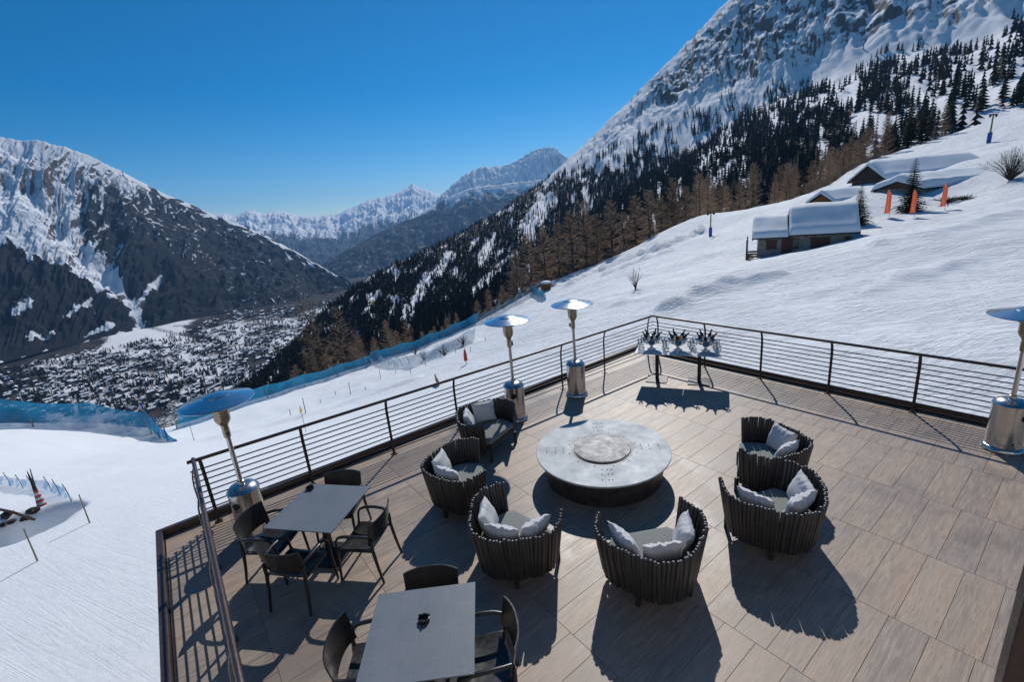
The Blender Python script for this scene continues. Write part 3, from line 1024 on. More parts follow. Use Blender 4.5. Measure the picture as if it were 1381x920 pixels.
NVr, NUr = DENS.shape
NT_TRY = 80000
ii = RNG.uniform(0, NVr - 1.01, NT_TRY); jj = RNG.uniform(0, NUr - 1.01, NT_TRY)
i0 = ii.astype(int); j0 = jj.astype(int)
keep = RNG.random(NT_TRY) < DENS[i0, j0] * .62
ii, jj, i0, j0 = ii[keep], jj[keep], i0[keep], j0[keep]
fi, fj = (ii - i0)[:, None], (jj - j0)[:, None]
TP = (PR[i0, j0] * (1 - fi) + PR[i0 + 1, j0] * fi) * (1 - fj) + (PR[i0, j0 + 1] * (1 - fi) + PR[i0 + 1, j0 + 1] * fi) * fj
TP[:, 2] -= .5
tpx, tpy = proj(TP)
rim_px = np.array([p[0] for p in RIM]); rim_py = np.array([p[1] for p in RIM])
vis = (tpx > -40) & (tpx < 1430) & (tpy > -60) & (tpy < np.interp(tpx, rim_px, rim_py) + 40)
TP, tpx, tpy = TP[vis], tpx[vis], tpy[vis]
TD = np.hypot(TP[:, 0], TP[:, 1])
TH = RNG.uniform(6.5, 13, len(TP)) * (1 + .25 * (RNG.random(len(TP)) < .12)) * np.where(TD > 1100, .85, 1)
issp = inpoly(tpx, tpy, sparse) & ~inpoly(tpx, tpy, dense)
TH = np.where(issp, TH * 1.45, TH)
brown = np.clip(.30 + .35 * sstep(520, 330, tpx) + .5 * fbm(TP[:, 0] / 90, TP[:, 1] / 90, 3, 140), .05, .9)
TT = tints(len(TP), brown)
WID = RNG.uniform(.8, 1.35, len(TP))
score = TH / TD * (tpy < np.interp(tpx, rim_px, rim_py) - 2)
order = np.argsort(-score)
big, rest = order[:300], order[300:]
o = put('hillside_forest', scatter_mesh('hillside_forest', CONI + LARC[:1] + LOWC, TP[rest], TH[rest], WID[rest], TT[rest], MAT['tint'],
                                         np.where(TD[rest] < 560, RNG.integers(0, 5, len(rest)), RNG.integers(5, 9, len(rest)))), kind='stuff')
tag(o, 'dense dark spruce and larch forest covering the mountainside beyond the ski slope', 'forest')

print('trees', len(TP))
# village trees
VILL = [(-60, 550), (-60, 512), (0, 500), (100, 476), (180, 462), (250, 447), (300, 424), (400, 412), (458, 404), (450, 425), (390, 480), (330, 520), (280, 548), (100, 562)]
n = 16000
px = RNG.uniform(-60, 460, n); py = RNG.uniform(404, 560, n)
k = inpoly(px, py, VILL) & (fbm(px / 18, py / 7, 3, 150) > -.02)
Q = on_valley(px[k], py[k])
nQ = len(Q)
o = put('valley_trees', scatter_mesh('valley_trees', LOWC[:2], Q, RNG.uniform(9, 20, nQ), RNG.uniform(1.0, 2.0, nQ), 1.5 * tints(nQ, np.full(nQ, .35)), MAT['tint']), kind='stuff')  # tints lightened to put the valley's haze into the tree colour
tag(o, 'dark trees scattered thickly between the village houses in the valley', 'trees')

# ------------------------------------------------------------------ terrace
TX0, TX1, TY0, TY1 = -7.86, 2.6, -0.82, 10.10
deck = put('terrace_floor', MB().box(((TX0 + TX1) / 2, (TY0 + TY1) / 2, -.176), (TX1 - TX0, TY1 - TY0, .32)).data('terrace_slab', MAT['grout']), kind='structure')
mb = MB()
mb.box(((TX0 + TX1) / 2 + .5, (TY0 + TY1) / 2, -2.6), (TX1 - TX0 - 2.0, TY1 - TY0 - 1.2, 4.5))
part('foundation_wall', mb, MAT['stone'], deck)
TW_, TL_ = .3045, 1.2
full_tile = MB().bbox((0, 0, -.009), (TW_ - .003, TL_ - .003, .018), .0015).data('tile', MAT['tile'])
row0 = 4.81
rr = random.Random(5)
ky = int(math.floor((TY0 - row0) / TL_))
while row0 + ky * TL_ < TY1:
    y0 = row0 + ky * TL_; y1 = y0 + TL_
    off = {0: -.155, 1: -.696}.get(ky, rr.random() * TW_)
    kx = int(math.floor((TX0 - off) / TW_))
    while off + kx * TW_ < TX1:
        x0 = off + kx * TW_; x1 = x0 + TW_
        cx0, cx1, cy0, cy1 = max(x0, TX0 + .01), min(x1, TX1 - .01), max(y0, TY0 + .01), min(y1, TY1 - .01)
        kx += 1
        if cx1 - cx0 < .02 or cy1 - cy0 < .02:
            continue
        z = rr.uniform(-.0006, .0006)
        if cx1 - cx0 > TW_ - .001 and cy1 - cy0 > TL_ - .001:
            put('floor_tile', full_tile, deck, ((x0 + x1) / 2, (y0 + y1) / 2, z))
        else:
            part('floor_tile', MB().bbox((0, 0, -.009), (cx1 - cx0 - .003, cy1 - cy0 - .003, .018), .0015), MAT['tile'], deck, loc=((cx0 + cx1) / 2, (cy0 + cy1) / 2, z))
    ky += 1

# raised steel edge round the terrace
for nm, c, d, lab in [('edge_beam', (TX0 - .04, (TY0 + TY1) / 2, -.03), (.08, TY1 - TY0 + .16, .30), None),
                      ('edge_beam', ((TX0 + TX1) / 2, TY1 + .04, -.03), (TX1 - TX0, .08, .30), None),
                      ('edge_beam', ((TX0 + TX1) / 2, TY0 - .04, -.03), (TX1 - TX0, .08, .30), None)]:
    part(nm, MB().bbox((0, 0, 0), d, .006), MAT['brown_steel'], deck, loc=c)

# ---- railings
BAR_N = 10


def post_mesh():
    mb = MB()
    pts = [(0, z, x) for z, x in ((0, 0.0), (0, .55), (.0, .80), (.012, .92), (.035, 1.02), (.07, 1.09))]
    return mb.tube(pts, .024, 8, True, (.45, 1.0)).data('post', MAT['brown_steel'], 40)


POST = post_mesh()


def railing(label, A, B, inward, posts, kick=True):
    """local x runs A->B, local y points into the terrace"""
    A = Vector((*A, 0)); B = Vector((*B, 0))
    L = (B - A).length
    rz = math.atan2(B.y - A.y, B.x - A.x)
    side = 1 if Vector((-math.sin(rz), math.cos(rz), 0)).dot(Vector((*inward, 0))) > 0 else -1
    t = thing('railing', label, 'railing', A, rz, 'terrace railings')
    for s in posts:
        p = put('post', POST, t, (s, 0, 0), (0, 0, 0 if side > 0 else math.pi))
        put('base_plate', BASEPL, p, (0, 0, .006))
    mb = MB().tube([(0, side * .075, 1.10), (L, side * .075, 1.10)], .026, 12)
    part('top_rail', mb, MAT['brown_steel'], t, 40)
    for k in range(BAR_N):
        z = .10 + k * .0925
        y = 0 if z < .8 else .012 * ((z - .8) / .12) ** 1.5
        part('bar', MB().tube([(0, side * (y + .030), z), (L, side * (y + .030), z)], .0100, 6), MAT['bar_steel'], t, 40)
    return t


BASEPL = MB().bbox((0, 0, 0), (.10, .10, .012), .002).data('base_plate', MAT['brown_steel'])
CL, CC = (-7.70, -.29), (-7.27, 9.98)
Lr = math.hypot(CC[0] - CL[0], CC[1] - CL[1])
railing('long brown railing of thin horizontal bars behind the tall heaters, facing the valley', CL, CC, (1, 0), [.15, 1.52, 2.95, 4.32, 5.70, 7.08, 8.46, Lr - .18])
railing('brown bar railing along the snow slope, behind the bottle tables and right heater', CC, (2.55, 9.98), (0, -1), [.18, 1.50, 2.82, 4.14, 5.46, 6.78, 8.10, 9.42])
railing('brown railing seen from above along the terrace edge at lower left', (2.5, -.31), CL, (0, 1), [.6, 2.0, 3.4, 4.8, 6.2, 7.6, 9.0, 9.95])

# dark square post close to the camera on the right
t = thing('support_post', 'dark brown square steel post cutting the lower right corner', 'post', (.02, 3.41, 0), R(20))
part('shaft', MB().bbox((0, 0, 1.62), (.11, .11, 3.2), .006), MAT['brown_steel'], t)
part('foot_plate', MB().bbox((0, 0, .008), (.22, .22, .014), .003), MAT['brown_steel'], t)


# ---- patio heaters
def heater(loc, rz, label):
    t = thing('patio_heater', label, 'patio heater', (*loc, 0), rz, 'steel patio heaters')
    b = part('base_ring', MB().lathe([(.0, .004), (.235, .004), (.24, .03), (.225, .06), (.205, .075), (0, .075)], 40), MAT['steel'], t, 40)
    h = part('gas_housing', MB().lathe([(.200, .076), (.198, .70), (.206, .705), (.206, .735), (.198, .745), (.16, .79), (.09, .815), (0, .82)], 48), MAT['steel'], t, 35)
    hole = MB()
    for z, a, r in ((.57, R(-50), .052), (.16, R(-75), .014)):
        m = Matrix.Rotation(a, 4, 'Z') @ Matrix.Translation((.2005, 0, z)) @ Matrix.Rotation(math.pi / 2, 4, 'Y')
        hole.lathe([(0, .003), (r, .003), (r, -.02)], 20, m=m)
    part('vent_hole', hole, MAT['hole'], h)
    part('pole', MB().tube([(0, 0, .80), (0, 0, 1.74)], .030, 16), MAT['steel'], t, 40)
    part('pole_collar', MB().lathe([(.030, .815), (.045, .82), (.045, .86), (.031, .87)], 20), MAT['steel'], t, 40)
    part('control_box', MB().lathe([(.032, 1.53), (.042, 1.54), (.046, 1.60), (.044, 1.70), (.06, 1.74)], 18).box((.05, 0, 1.62), (.05, .05, .10)), MAT['burner'], t, 40)
    kb = MB(); kb.lathe([(0, .02), (.014, .02), (.016, 0)], 12, m=Matrix.Translation((.076, 0, 1.61)) @ Matrix.Rotation(math.pi / 2, 4, 'Y'))
    part('knob', kb, MAT['hole'], t)
    bu = part('burner', MB().lathe([(.05, 1.72), (.085, 1.77), (.095, 1.80), (.095, 1.94), (.108, 1.95), (.108, 1.975), (.07, 1.99), (0, 2.0)], 32), MAT['burner'], t, 35)
    bs = MB()
    for k in range(20):
        a = 2 * math.pi * k / 20
        for z in (1.83, 1.87, 1.91):
            bs.lathe([(0, .0015), (.006, .0015), (.006, -.004)], 6, m=Matrix.Rotation(a, 4, 'Z') @ Matrix.Translation((.095, 0, z)) @ Matrix.Rotation(math.pi / 2, 4, 'Y'))
    part('perforations', bs, MAT['hole'], bu)
    part('reflector_hood', MB().lathe([(.438, 2.055), (.445, 2.062), (.438, 2.072), (.30, 2.108), (.17, 2.140), (.165, 2.150), (.15, 2.156), (.06, 2.172), (0, 2.175)], 64), MAT['hood'], t, 25)
    st = MB()
    for k in range(3):
        a = 2 * math.pi * k / 3 + .4
        st.tube([(.09 * math.cos(a), .09 * math.sin(a), 1.97), (.09 * math.cos(a), .09 * math.sin(a), 2.15)], .006, 6)
    part('hood_bracket', st, MAT['steel'], t)
    return t


heater((-6.97, .24), R(5), 'steel patio heater nearest left, by the grey dining table')
heater((-7.02, 5.10), R(10), 'steel patio heater behind the farthest left stick armchair')
heater((-6.93, 6.76), R(200), 'steel patio heater standing alone near the railing behind the fire pit')
heater((-.62, 9.36), R(20), 'steel patio heater cut by the right edge of the photo')

# ---- fire pit
t = thing('fire_pit_table', 'round low fire pit table with weathered grey metal top and dark drum', 'fire pit', (-4.44, 4.80, 0), R(0))
part('drum', MB().lathe([(.87, .002), (.89, .01), (.92, .20), (.955, .385), (.955, .398), (.5, .40)], 72), MAT['firebase'], t, 40)
rim = part('drum_rim', MB().lathe([(.952, .34), (.972, .345), (.972, .375), (.956, .38)], 72), MAT['firebase'], t, 40)
for q in range(4):
    a0 = R(45 + 90 * q) + .0016; a1 = R(45 + 90 * (q + 1)) - .0016
    mb = MB().lathe([(.36, .402), (1.02, .402), (1.024, .407), (1.024, .424), (1.018, .428), (.36, .428)], 24, a0=a0, a1=a1)
    tp = part('top_plate', mb, MAT['firetop'], t, 30)
    for (rad, da) in ((.52, .26), (.52, .78), (.52, 1.30), (.60, .06), (.60, 1.51), (.72, .06), (.72, 1.51), (.86, .05), (.86, 1.52), (.60, .16), (.72, .14), (.86, .11)):
        a = a0 + da
        put('bolt', BOLT, tp, (rad * math.cos(a), rad * math.sin(a), .4285)) if 'BOLT' in globals() else None
    if 'BOLT' not in globals():
        BOLT = MB().lathe([(.011, -.002), (.011, .0018), (.004, .0022), (0, .001)], 8).data('bolt', MAT['hole'])
        for (rad, da) in ((.52, .26), (.52, .78), (.52, 1.30), (.60, .06), (.60, 1.51), (.72, .06), (.72, 1.51), (.86, .05), (.86, 1.52), (.60, .16), (.72, .14), (.86, .11)):
            a = a0 + da
            put('bolt', BOLT, tp, (rad * math.cos(a), rad * math.sin(a), .4285))
part('bowl_ring', MB().lathe([(.455, .4285), (.452, .436), (.44, .437), (.43, .430)], 64), MAT['firebase'], t, 40)
part('lid', MB().lathe([(.434, .432), (.437, .446), (.43, .456), (.34, .468), (.18, .479), (0, .483)], 64), MAT['firelid'], t, 35)


# ---- stick armchairs
def slat_mesh(h):
    r = .0235
    prof = [(0, -h / 2), (r * .8, -h / 2), (r, -h / 2 + .006), (r, h / 2 - .016), (r * .9, h / 2 - .007), (r * .6, h / 2 - .0015), (0, h / 2)]
    return MB().lathe(prof, 9).data('slat', MAT['slat'], True)


SLATS = [slat_mesh(h) for h in (.580, .586, .592, .602)]
LEGM = MB().bbox((0, 0, .11), (.045, .045, .22), .004).data('leg', MAT['frame'])


def pillow_mesh(seed, w=.43, h=.39, d=.16):
    r = random.Random(seed)
    n = 16
    V = []; F = []
    for side in (1, -1):
        for i in range(n + 1):
            for j in range(n + 1):
                u, v = i / n * 2 - 1, j / n * 2 - 1
                e = (max(0, 1 - u ** 4) * max(0, 1 - v ** 4)) ** .5
                pinch = 1 - .10 * (abs(u) ** 2 * (1 - abs(v) ** 2) + abs(v) ** 2 * (1 - abs(u) ** 2))
                x = u * w / 2 * pinch; y = v * h / 2 * pinch
                z = side * d / 2 * e * (.9 + .12 * math.sin(3 * u + seed) + .10 * math.sin(4.1 * v + seed * 2))
                z += .010 * (1 - e) * math.sin(9 * (u + v) + seed) + .012 * (1 - abs(u * v)) * math.sin(u * 17 + 3 * v + seed) * (abs(v) > .6)
                V.append((x, y, z))
    m = (n + 1) ** 2
    for s in (0, 1):
        for i in range(n):
            for j in range(n):
                q = (s * m + i * (n + 1) + j, s * m + (i + 1) * (n + 1) + j, s * m + (i + 1) * (n + 1) + j + 1, s * m + i * (n + 1) + j + 1)
                F.append(q if s == 0 else q[::-1])
    return MB().add(V, F).data('pillow', MAT['pillow'], True)


PILL = [pillow_mesh(s) for s in (1, 4, 9)]


def stick_chair(loc, face, label, pillows, seed):
    """opening of the shell points along local +x"""
    r = random.Random(seed)
    t = thing('stick_armchair', label, 'armchair', (*loc, 0), face, 'stick armchairs round the fire pit')
    half = R(119)
    N = 56
    for i in range(N):
        a = math.pi + half * (2 * i / (N - 1) - 1)
        sq = 1 + .055 * math.cos(4 * (a - math.pi / 4)) * -1
        h = r.choice(range(4)); H = (.580, .586, .592, .602)[h]
        edge = abs(2 * i / (N - 1) - 1)
        zb = .135 + .04 * edge ** 3 + r.uniform(-.007, .007)
        rm = (.525 + r.choice((-.007, 0, .007))) * sq
        tilt = math.atan(.085 / .58) + r.uniform(-.012, .012)
        o = put('slat', SLATS[h], t, (rm * math.cos(a), rm * math.sin(a), zb + H / 2))
        o.rotation_euler = (Matrix.Rotation(a, 3, 'Z') @ Matrix.Rotation(tilt, 3, 'Y') @ Matrix.Rotation(r.uniform(-.035, .035), 3, 'X')).to_euler()
    # hoops that carry the slats
    for z, rad in ((.20, .462), (.42, .492)):
        pts = [(rad * math.cos(math.pi + half * (2 * k / 30 - 1)), rad * math.sin(math.pi + half * (2 * k / 30 - 1)), z) for k in range(31)]
        part('hoop', MB().tube(pts, .014, 6), MAT['frame'], t, True)
    # seat: disc cut by a straight front

    def disc(rad, xf, z0, z1, rnd):
        ol = []
        for k in range(41):
            a = math.pi + R(130) * (2 * k / 40 - 1)
            x, y = rad * math.cos(a), rad * math.sin(a)
            ol.append((min(x, xf), y))
        n = len(ol)
        mb = MB()
        V = []
        for ins, z in ((rnd, z0), (0, z0 + rnd), (0, z1 - rnd), (rnd, z1), (rnd * 3, z1 + rnd * .5)):
            for x, y in ol:
                s = 1 - ins / rad
                V.append((x * s, y * s, z))
        F = []
        for q in range(4):
            for k in range(n):
                j = (k + 1) % n
                F.append((q * n + k, q * n + n + k, q * n + n + j, q * n + j)[::-1])
        F.append(tuple(range(n))[::-1]); F.append(tuple(range(4 * n, 5 * n)))
        return mb.add(V, F)
    part('seat_frame', disc(.452, .345, .22, .305, .008), MAT['frame'], t, 30)
    part('seat_cushion', disc(.446, .36, .307, .395, .020), MAT['cushion'], t, 40)
    for a in (R(52), R(-52), R(140), R(-140)):
        rad = .47 if abs(a) < 1.2 else .45
        put('leg', LEGM, t, (rad * math.cos(a), rad * math.sin(a), 0), (0, 0, a))
    for k, (ang, tilt, lab) in enumerate(pillows):
        a = R(ang)
        lx, ly = .335 * math.cos(a), .335 * math.sin(a)
        wx = loc[0] + lx * math.cos(face) - ly * math.sin(face)
        wy = loc[1] + lx * math.sin(face) + ly * math.cos(face)
        p = put('pillow', PILL[(seed + k) % 3], None, (wx, wy, .59))
        M = Matrix.Rotation(face + a, 3, 'Z') @ Matrix.Rotation(math.pi / 2 + R(-tilt), 3, 'Y') @ Matrix.Rotation(math.pi / 2 + r.uniform(-.08, .08), 3, 'Z')
        p.rotation_euler = M.to_euler()
        tag(p, lab, 'pillow', 'light grey pillows on the armchairs')
    return t


stick_chair((-6.40, 4.02), R(18), 'dark stick armchair farthest left, in front of a heater', [(218, -18, 'grey pillow on the left side of the armchair in front of the heater'), (140, -18, 'grey pillow at the back of the armchair in front of the heater')], 1)
stick_chair((-5.36, 2.86), R(62), 'dark stick armchair second from the left, beside the railing shadow', [(228, -18, 'sunlit grey pillow on the left side of the second armchair from left'), (158, -18, 'grey pillow standing at the back of the second armchair from left')], 2)
stick_chair((-3.90, 2.68), R(97), 'dark stick armchair closest to the front dining table', [(202, -20, 'bright pillow lying at the back of the armchair nearest the front table'), (132, -20, 'grey pillow upright at left inside the armchair nearest the front table'), (262, -20, 'crumpled pillow on the right arm side of the armchair nearest the front table')], 3)
stick_chair((-2.66, 3.58), R(150), 'dark stick armchair in the middle foreground, seen from behind', [(176, -20, 'pillow against the back of the middle foreground armchair'), (248, -20, 'pillow on the right side of the middle foreground armchair'), (106, -20, 'crumpled pillow on the left side of the middle foreground armchair')], 4)
stick_chair((-2.10, 5.16), R(158), 'dark stick armchair on the right with the longest floor shadow', [(192, -20, 'pillow along the back of the right foreground armchair'), (246, -20, 'pillow upright on the right side of the right foreground armchair'), (112, -20, 'pillow peeking over the left side of the right foreground armchair')], 5)
stick_chair((-2.68, 6.18), R(205), 'dark stick armchair farthest right, open towards the fire pit', [(146, -18, 'bluish lit pillow on the right side of the farthest right armchair'), (222, -18, 'grey pillow at the back left of the farthest right armchair')], 6)


# ---- plastic armchairs and dining tables
def build_plastic_chair():
    t = thing('plastic_armchair', 'x', 'chair', (0, 0, 0), 0, 'anthracite plastic armchairs')
    # seat shell
    n = 12
    V = []; F = []
    for z_off in (0, -.016):
        for i in range(n + 1):
            for j in range(n + 1):
                u, v = i / n, j / n * 2 - 1
                wd = .235 + .02 * u
                x = -.21 + .44 * u; y = v * wd * (1 - .06 * abs(2 * u - 1) ** 6)
                z = .445 - .018 * (1 - v * v) * math.sin(u * 3.0) + .004 + (-.03 * max(0, u - .88) / .12) + .01 * abs(v) ** 4
                V.append((x, y, z + z_off))
    m = (n + 1) ** 2
    for s in (0, 1):
        for i in range(n):
            for j in range(n):
                q = (s * m + i * (n + 1) + j, s * m + (i + 1) * (n + 1) + j, s * m + (i + 1) * (n + 1) + j + 1, s * m + i * (n + 1) + j + 1)
                F.append(q if s == 0 else q[::-1])
    for k in range(n):
        for a, b in ((k, k + 1), (n * (n + 1) + k, n * (n + 1) + k + 1), (k * (n + 1), (k + 1) * (n + 1)), (k * (n + 1) + n, (k + 1) * (n + 1) + n)):
            F.append((a, b, m + b, m + a))
    part('seat', MB().add(V, F), MAT['plastic'], t, 50)
    # backrest: curved panel
    V = []; F = []; nu, nv = 18, 8
    for off in (0, .014):
        for j in range(nv + 1):
            for i in range(nu + 1):
                u = i / nu * 2 - 1; v = j / nv
                z = .545 + .265 * v + .012 * (1 - u * u) * (v - .3) - .03 * abs(u) ** 3 * (1 - v)
                x = -.235 - .055 * v - .035 * (1 - u * u) + off + .06 * (abs(u) ** 3) * .6
                y = u * (.255 + .012 * v)
                V.append((x, y, z))
    m = (nu + 1) * (nv + 1)
    for s in (0, 1):
        for j in range(nv):
            for i in range(nu):
                a = s * m + j * (nu + 1) + i
                q = (a, a + 1, a + nu + 2, a + nu + 1)
                F.append(q if s else q[::-1])
    for i in range(nu):
        for a, b in ((i, i + 1), (nv * (nu + 1) + i, nv * (nu + 1) + i + 1)):
            F.append((a, b, m + b, m + a))
    for j in range(nv):
        for a, b in ((j * (nu + 1), (j + 1) * (nu + 1)), (j * (nu + 1) + nu, (j + 1) * (nu + 1) + nu)):
            F.append((a, b, m + b, m + a))
    part('backrest', MB().add(V, F), MAT['plastic'], t, 50)
    for s in (-1, 1):
        arm = [(-.225, s * .250, .635), (-.14, s * .272, .652), (-.02, s * .282, .660), (.10, s * .280, .655), (.17, s * .276, .630), (.205, s * .272, .585), (.215, s * .268, .52), (.22, s * .262, .44)]
        part('armrest', MB().tube(arm, [.020, .022, .022, .022, .021, .019, .018, .018], 8, True, (1.0, .75)), MAT['plastic'], t, 60)
        part('leg', MB().tube([(.22, s * .262, .445), (.235, s * .264, .22), (.25, s * .266, .0)], [.019, .017, .014], 8), MAT['plastic'], t, 60)
        part('leg', MB().tube([(-.232, s * .245, .60), (-.225, s * .245, .45), (-.255, s * .25, .22), (-.295, s * .257, .0)], [.018, .021, .018, .014], 8), MAT['plastic'], t, 60)
    part('seat_rail', MB().box((-.005, .242, .435), (.44, .02, .03)).box((-.005, -.242, .435), (.44, .02, .03)), MAT['plastic'], t)
    return remember(t)


def place_chair(first, loc, ang, label):
    if first.get('used') is None:
        first['used'] = 1
        first.location = (*loc, 0); first.rotation_euler = (0, 0, R(ang)); first['label'] = label
        return first
    return copy_thing(first, (*loc, 0), R(ang), label)


CH = build_plastic_chair()
for loc, ang, lab in [((-5.98, 1.22), -41, 'black plastic armchair on the far side of the back dining table'),
                      ((-5.92, .36), 46, 'black plastic armchair left of the back dining table, next to the heater'),
                      ((-5.24, .50), 131, 'black plastic armchair with its back to the camera at the back dining table'),
                      ((-5.12, 1.25), 222, 'black plastic armchair on the right side of the back dining table'),
                      ((-3.43, 1.27), -36, 'black plastic armchair tucked behind the front dining table'),
                      ((-3.38, .66), 56, 'black plastic armchair on the left side of the front dining table'),
                      ((-2.77, 1.42), 242, 'black plastic armchair on the right side of the front dining table')]:
    place_chair(CH, loc, ang, lab)
for o in bpy.data.objects:
    if 'used' in o:
        del o['used']


def dining_table(loc, rz, label, w=.92, d=.92, top='laminate', name='dining_table', group='pedestal dining tables'):
    t = thing(name, label, 'table', (*loc, 0), rz, group)
    part('table_top', MB().bbox((0, 0, .741), (w, d, .013), .002), MAT[top], t)
    part('top_bracket', MB().bbox((0, 0, .722), (.36, .36, .022), .004), MAT['pedestal'], t)
    part('column', MB().bbox((0, 0, .364), (.075, .075, .692), .006), MAT['pedestal'], t)
    part('base_plate', MB().bbox((0, 0, .009), (.46, .46, .018), .004), MAT['pedestal'], t)
    return t


def ashtray(loc, rz, label):
    t = thing('ashtray', label, 'ashtray', (*loc, .7478), rz, 'black ashtrays')
    part('dish', MB().lathe([(0, 0), (.046, 0), (.052, .006), (.050, .034), (.044, .036), (.040, .030), (.036, .008), (0, .006)], 28), MAT['ashtray'], t, 40)
    for k in range(3):
        a = 2 * math.pi * k / 3
        part('rest', MB().bbox((.046 * math.cos(a), .046 * math.sin(a), .040), (.022, .018, .012), .002, a), MAT['ashtray'], t)


dining_table((-5.69, .93), R(40), 'square grey pedestal table at the back left, beside the heater')
dining_table((-3.145, 1.06), R(56), 'square grey pedestal table in the foreground with an ashtray in its middle')
ashtray((-6.20, .95), R(30), 'black ashtray at the far corner of the back dining table')
ashtray((-3.21, 1.12), R(80), 'black ashtray in the middle of the front dining table')

# ---- bottle tables in the far corner
ux, uy = math.cos(R(28.6)), math.sin(R(28.6))
BT = (-5.73, 8.80)
for s, lab in ((-1, 'white topped pedestal table in the far corner, left of the pair'), (1, 'white topped pedestal table in the far corner, right of the pair')):
    dining_table((BT[0] + s * .452 * ux, BT[1] + s * .452 * uy), R(28.6), lab, .895, .80, 'white_top', 'serving_table', 'serving tables with champagne bowls')


def tloc(a, b):
    return BT[0] + a * ux - b * uy, BT[1] + a * uy + b * ux


TZ = .7478


def bowl(a, b, label):
    x, y = tloc(a, b)
    t = thing('champagne_bowl', label, 'bowl', (x, y, TZ), random.random() * 6, 'footed champagne bowls')
    part('bowl', MB().lathe([(0, .10), (.05, .10), (.13, .135), (.185, .20), (.205, .262), (.212, .265), (.200, .262), (.178, .20), (.12, .145), (0, .12)], 36), MAT['silver'], t, 45)
    part('foot', MB().lathe([(0, 0), (.095, 0), (.095, .008), (.05, .02), (.028, .05), (.035, .085), (.055, .102)], 28), MAT['silver'], t, 45)
    ic = MB()
    r = random.Random(int(a * 100) + 7)
    for k in range(34):
        q = r.random() ** .5 * .15; w = r.random() * 6.28
        s = r.uniform(.03, .055)
        ic.box(None, (s, s * .8, s * .7), m=Matrix.Translation((q * math.cos(w), q * math.sin(w), .215 + r.uniform(-.02, .045))) @ Euler((r.random() * 3, r.random() * 3, r.random() * 3)).to_matrix().to_4x4())
    o = part('ice', ic, MAT['ice'], t)
    o['kind'] = 'stuff'
    return x, y


BOTT = {}
for nm in ('bottle_green', 'bottle_red'):
    BOTT[nm] = MB().lathe([(0, -.12), (.036, -.12), (.038, -.11), (.038, .06), (.033, .09), (.018, .13), (.0145, .15)], 16).data('glass_body', MAT[nm], 40)
FOIL = MB().lathe([(.0150, .14), (.0155, .185), (.017, .187), (.017, .20), (0, .202)], 12).data('foil_neck', MAT['foil'], 40)
LABL = MB().lathe([(.0386, -.06), (.0386, .03)], 16).data('paper_label', MAT['white_top'], True)
WORD = {-.57: 'left', 0.0: 'middle', .57: 'right'}
for a in (-.57, 0.0, .57):
    x, y = bowl(a, -.02, 'silver footed bowl with bottles in ice, %s one of three' % WORD[a])
    r = random.Random(int(a * 10) + 40)
    for k in range(5):
        w = 2 * math.pi * k / 5 + r.uniform(-.2, .2) + .3
        tl = R(r.uniform(32, 44))
        side = ['at the front', 'at the right', 'at the back right', 'at the back left', 'at the left'][k]
        b = thing('bottle', 'wine bottle leaning out of the %s champagne bowl, number %d clockwise' % (WORD[a], k + 1), 'bottle', (x + .10 * math.cos(w), y + .10 * math.sin(w), TZ + .27), 0, 'bottles in the %s bowl' % WORD[a])
        b['label'] = 'dark wine bottle leaning out of the %s silver bowl' % WORD[a]
        b.rotation_euler = (Matrix.Rotation(w, 3, 'Z') @ Matrix.Rotation(tl, 3, 'Y')).to_euler()
        put('glass_body', BOTT['bottle_red' if r.random() < .5 else 'bottle_green'], b)
        put('foil_neck', FOIL, b); put('paper_label', LABL, b)
x, y = tloc(0.02, -.12)
og = put('orange', MB().lathe([(0, -.05), (.030, -.040), (.047, -.015), (.048, .014), (.032, .038), (.008, .048), (0, .046)], 20).data('orange', MAT['orange'], True), None, (x, y, TZ + .315))
tag(og, 'bright orange fruit on top of the middle champagne bowl', 'orange')
WG = MB().lathe([(0, 0), (.034, 0), (.034, .003), (.006, .008), (.004, .02), (.004, .085), (.012, .095), (.034, .12), (.042, .155), (.038, .20), (.033, .215)], 18).data('wine_glass', MAT['glass'], True)
r = random.Random(3)
spots = []
for a0, cnt in ((-.83, 5), (-.285, 6), (.285, 6), (.80, 7)):
    tries = 0; got = 0
    while got < cnt and tries < 400:
        tries += 1
        a = a0 + r.uniform(-.075, .075); b = r.uniform(-.34, .34)
        if all(math.hypot(a - p[0], b - p[1]) > .092 for p in spots) and abs(a) < .85:
            spots.append((a, b)); got += 1
for a, b in spots:
    x, y = tloc(a, b)
    g = put('wine_glass', WG, None, (x, y, TZ))
    where = 'left of the left bowl' if a < -.6 else 'between left and middle bowl' if a < 0 else 'between middle and right bowl' if a < .6 else 'right of the right bowl'
    tag(g, 'clear wine glass on the corner tables, %s' % where, 'wine glass', 'glasses ' + where)

# ------------------------------------------------------------------ unseen building behind the camera, added to bounce sunlight into deck shadows
t = thing('bounce_lodge', 'unseen plastered building added behind the viewpoint to bounce sun onto the terrace', 'building', (2.75, -1.95, -3.0), R(53.6))
part('wall', MB().box((0, -.2, 6.0), (19, .4, 12.0)), MAT['plaster'], t)
for xx in (-6.5, -3.2, 3.4, 6.7):
    for zz in (4.4, 8.2):
        w = part('window', MB().box((xx, .015, zz), (1.3, .05, 1.6)), MAT['pane'], t)
        part('frame', MB().box((xx, .05, zz + .86), (1.56, .1, .12)).box((xx, .05, zz - .86), (1.56, .1, .12)).box((xx - .72, .05, zz), (.12, .1, 1.6)).box((xx + .72, .05, zz), (.12, .1, 1.6)), MAT['oldwood'], w)
part('roof', MB().box((0, .5, 12.15), (21, 3.4, .3)), MAT['darkwood'], t)


